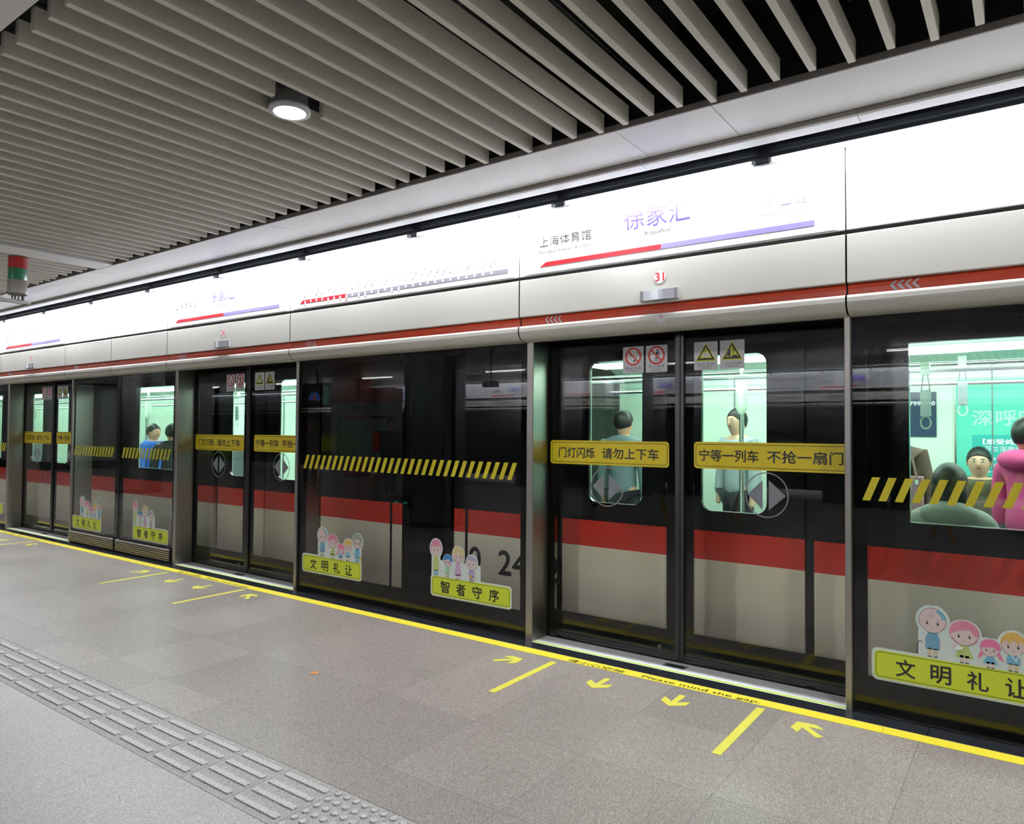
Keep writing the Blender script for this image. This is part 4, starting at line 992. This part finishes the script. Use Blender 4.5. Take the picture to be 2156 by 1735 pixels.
person('seated woman facing out through the right train window, dark hair tied back', (-.36, 7.24, 0), 0, OLC, NVT, 'sit', 1.80, style='short', skin=SKINP)['group'] = 'passengers inside the train'
person('seated person from behind at the right train window, long dark hair, grey parka', (-.40, 5.02, 0), PI, GCO, NVT, 'sit', 1.58, style='long', hood=GCO)
p = person('standing person in a brown coat at the left of the right train window', (-.80, 5.72, 0), PI*.9, BCO, NVT, 'stand', 1.62, style='short')
person('standing person in a pink hooded jacket at the right edge of the photo', (-.02, 5.9, 0), PI*.75, PKC, NVT, 'stand', 1.56, style='short', hood=PKC)
person('seated person in a grey coat at the right edge, back to the window', (.24, 5.02, 0), PI*.95, GCO, NVT, 'sit', style='bun', hood=GCO)
person('pale standing passenger seen through the right leaf of the nearest door', (-2.33, 7.0, 0), -.5, mat('pale_grey_jacket', '9aa3a8', .7), NVT, 'stand', 1.68, style='short', skin=SKINP)
person('dark-haired passenger seen from behind through the left leaf of the nearest door', (-3.25, 6.35, 0), PI, mat('slate_jacket', '6a7a80', .7), NVT, 'stand', 1.66, style='short')
person('passenger in a bright blue jacket inside the far train window', (-10.75, 5.6, 0), PI*.6, BUC, NVT, 'stand', 1.5, style='short')
person('standing passenger in a dark coat in the far train window', (-9.65, 5.3, 0), PI*1.3, DKC, NVT, 'stand', 1.5, style='short')
# shoulder bag
t = thing('shoulder_bag', 'pink shoulder bag hanging at the brown coat in the right train window', 'bag', (-.66, 5.50, 1.04))
PB = mat('pink_leather', 'c79aa4', .4)
MB().box(-.07, .07, -.05, .05, -.15, .12, PB).build('bag_body', t); MB().wline([(-.05, .12), (-.01, .36), (.04, .12)], .016, -.05, PB).box(-.05, -.03, -.056, -.05, .07, .10, CHROME).box(.03, .05, -.056, -.05, .07, .10, CHROME).build('bag_strap', t)

# ------------------------------------------------------------------ the other side of the island (seen in the glass)
def far_side():
    y = YO; t = empty('wall_opposite'); t['kind'] = 'structure'
    m = MB(); m.box(X0, X1, y, y+.06, 0, 2.09, FRIT); m.build('dark_glass', t)
    m = MB(); m.strip([(y+.30, 2.49), (y+.31, 2.48), (y+.31, 2.23)], X0, X1, CREAM); m.strip([(y+.295, 2.23), (y+.285, 2.17)], X0, X1, REDB)
    m.strip([(y+.31, 2.17), (y+.32, 2.15), (y+.31, 2.10), (y+.24, 2.06), (y+.06, 2.06)], X0, X1, CREAM); m.build('header_cover', t)
    m = MB(); m.strip([(y+.31, 2.5), (y+.32, 2.95)], X0, X1, SIGNW)
    for x in range(-44, 6, 5):
        for dx in (0, 2.08): m.box(x+dx-.004, x+dx+.004, y+.325, y+.327, 2.2, 2.95, BLACK)
    m.build('sign_band', t)
    m = MB(); m.box(X0, X1, y+.0, y+.30, 2.05, 3.0, BLACK); m.box(X0, X1, y+.28, y+.318, 2.48, 2.505, BLACK); m.build('header_core', t)
    yy = y+.335
    for i in range(9):
        x = .6-5.0*i
        m = MB(); T = lambda s, a, b, c, d, mt: m.wtext(s, x+a, x+b, c, d, yy, mt, .012, flip=True)
        T('徐家汇', .80, 1.24, 2.68, 2.83, PURP); T('衡山路', .25, .48, 2.67, 2.74, INK); m.wrect(x+.17, x+1.05, 2.55, 2.585, yy, REDS); m.build('station_name', t)
        m = MB()
        m.wrect(x-2.6, x-1.2, 2.55, 2.58, yy, REDS); m.wrect(x-1.2, x-.3, 2.55, 2.58, yy, LAV)
        for q in range(24):
            xx = x-2.5+.09*q; m.wpoly(ell(xx, 2.565, .01, .01, 8), yy+.0005, SIGNW); m.wline([(xx, 2.61), (xx-.08, 2.70)], .008, yy, GREYF)
            if q % 4 == 0: m.wpoly([(xx-.12, 2.76), (xx-.10, 2.74), (xx-.08, 2.76), (xx-.10, 2.78)], yy, [PURP, GLD, REDS][q % 3])
        m.build('route_map', t)
    m = MB()
    for i in range(20): m.cyl((3-2.4*i, y+.375, 2.95), (1.8-2.4*i, y+.375, 2.95), .014, TUBE, 8); m.cyl((1.75-2.4*i, y+.375, 2.95), (.65-2.4*i, y+.375, 2.95), .014, TUBE, 8)
    m.build('tube_lights', t)
    for i in range(11): area('tube_glow', (2-2.4*i, y+.375, 2.93), 2.2, .02, FAR_W, (.93, .95, 1), tilt=-.8)
far_side()
def column(x, y, label, mt, r=.47):
    t = thing('column', label, 'column', (x, y, 0), 0, 'round columns of the platform')
    MB().lathe([(r, .08), (r, 3.0)], 0, 0, mt, 40).build('cladding', t); MB().lathe([(r+.004, 0), (r+.004, .08), (r, .08)], 0, 0, DGREY, 40).build('plinth', t)
    return t
column(-7.45, 0.0, 'brushed steel column mirrored in the wide fixed glass', STEELC); column(-16.4, 0.0, 'second brushed steel column along the platform', STEELC); column(3.2, 0.0, 'brushed steel column behind the camera', STEELC)
column(-7.45, -6.4, 'steel column on the far side of the island', STEELC)
RWR = mat('red_orange_wrap', 'c4402a', .4)
t = column(-17.2, -6.9, 'column wrapped in red advertising film', RWR, .6)
t = thing('exit_sign', 'low green exit sign with arrows on the steel column', 'sign', (-7.65, .50, .36))
MB().box(-.17, .17, -.02, .02, -.08, .08, DGREY).build('housing', t)
GEM = mat('exit_green_light', '2fc98a', .5, emit=1.2)
m = MB()
for s in (-1, 1): m.add([(s*.14, .021, 0), (s*.09, .021, .035), (s*.09, .021, .01), (s*.04, .021, .01), (s*.04, .021, -.01), (s*.09, .021, -.01), (s*.09, .021, -.035)], [tuple(range(7)) if s < 0 else tuple(range(6, -1, -1))], GEM)
m.wtext('出口', -.04, .04, -.06, -.02, .021, GEM, .01, flip=True); m.build('lit_face', t)
t = thing('hanging_screen', 'black video monitor hanging from the platform ceiling', 'monitor', (-14.9, -3.75, 2.3), 0)
MB().box(-.55, .55, -.05, .05, -.30, .30, BLACK).build('case', t); MB().box(-.02, .02, -.02, .02, .3, .7, DGREY).build('hanger', t)
m = MB(); SCR = mat('screen_blue', '2a6fd0', .3, emit=.8); SCG = mat('screen_green', '2c8a6c', .3, emit=.5); SCR2 = mat('screen_red', 'd2502a', .3, emit=.7)
m.box(.30, .5, .051, .053, -.24, .24, SCG); m.add([(-.3, .052, -.1), (-.2, .052, .08), (.0, .052, .12), (.16, .052, .0), (.2, .052, -.12)], [(0, 1, 2, 3, 4)], SCR); m.add([(-.12, .053, -.1), (-.06, .053, .1), (.02, .053, -.1)], [(0, 1, 2)], SCR2); m.build('picture', t)
t = thing('security_camera', 'dark security camera hung on a rod from the ceiling', 'camera', (-7.6, -1.6, 2.25))
MB().cyl((0, 0, .05), (0, 0, .75), .012, DGREY, 8).build('rod', t); MB().box(-.14, .14, -.05, .05, -.05, .05, BLACK).cyl((-.14, 0, 0), (-.18, 0, 0), .03, BLACK, 12).build('housing', t)
t = thing('map_kiosk', 'grey information stand with a red header on the platform', 'kiosk', (-12.2, -2.95, 0))
MB().box(-1.0, 1.0, -.15, .15, 2.05, 2.36, REDB).build('header', t); MB().box(-1.0, 1.0, -.14, .14, 1.75, 2.05, mat('kiosk_grey', 'a2a6ac', .4)).box(-1.0, -.85, -.14, .14, 0, 1.75, mat('kiosk_grey', '')).box(.85, 1.0, -.14, .14, 0, 1.75, mat('kiosk_grey', '')).build('frame', t)
m = MB(); m.box(-.85, .85, -.02, .02, .7, 1.7, mat('kiosk_map', '9fb9b0', .4)); m.wtext('江苏', -.3, .3, 1.82, 1.98, .142, INK, .01, flip=True); m.build('map_sheet', t)
def bench(x, y, label):
    t = thing('bench', label, 'bench', (x, y, 0), 0, 'benches in the middle of the platform')
    YB_ = mat('yellow_bench_steel', 'c8921e', .4); SEAT = mat('bench_seat_dark', '2c2f33', .3, metal=.6)
    for sx in (-.62, .62):
        m = MB()
        for s in (-1, 1): m.cyl((sx, s*.05, .42), (sx+s*.16, s*.28, .0), .035, YB_, 8)
        m.build('leg', t)
    MB().box(-.95, .95, -.05, .05, .38, .43, YB_).build('beam', t)
    for i in range(4):
        x_ = -.72+.48*i
        MB().prismx([(-.25, .43), (.22, .41), (.25, .80), (.22, .81), (.17, .45), (-.25, .46)], x_-.22, x_+.22, SEAT).build('seat', t)
benches = [(-6.9, -2.9), (-12.9, -4.6), (-1.6, -3.0), (-4.5, -2.9)]
for i, (x, y) in enumerate(benches): bench(x, y, 'dark bench on yellow legs behind the camera, %s from the right' % nth([3, 4, 1, 2][i]))
t = thing('stair_enclosure', 'large grey panelled enclosure further down the platform', 'enclosure', (-30, -3.1, 0))
GP_ = mat('grey_wall_panel', 'b4b7bd', .3)
MB().box(-6, 3.2, -1.35, 1.35, .28, 2.94, GP_).build('cladding', t); MB().box(-5.95, 3.15, -1.3, 1.3, 0, .28, DGREY).build('plinth', t)
m = MB(); m.box(-6, 3.2, 1.351, 1.356, 2.28, 2.30, DGREY)
for i in range(5): m.box(-4+1.7*i, -3.98+1.7*i, 1.351, 1.356, .28, 2.94, DGREY)
m.build('panel_joints', t)
m = MB(); m.box(1.6, 2.6, 1.357, 1.38, 1.2, 1.75, REDB); m.box(-2.0, -1.4, 1.357, 1.38, 1.4, 1.6, mat('blue_board', '23408c', .4)); m.build('notice_board', t)
p = person('person with a dark jacket and an orange-trimmed backpack standing on the platform', (-10.75, -2.3, 0), PI*.5, DKC, NVT, 'stand', 1.72)
t = thing('backpack', 'black backpack with orange trim on the waiting person', 'backpack', (-11.0, -2.3, 1.2)); MB().box(-.10, .08, -.15, .15, -.22, .22, DKC).build('pack', t); MB().box(-.102, .09, .15, .165, -.2, .2, mat('orange_trim', 'd8552a', .6)).build('trim', t)
person('person sitting on the bench mirrored in the nearest door', (-6.66, -2.95, 0), 0, GCO, NVT, 'sit', style='short')
person('person in a dark coat reading a phone further along the platform', (-14.2, -3.0, 0), PI*.7, DKC, NVT, 'stand', 1.66)
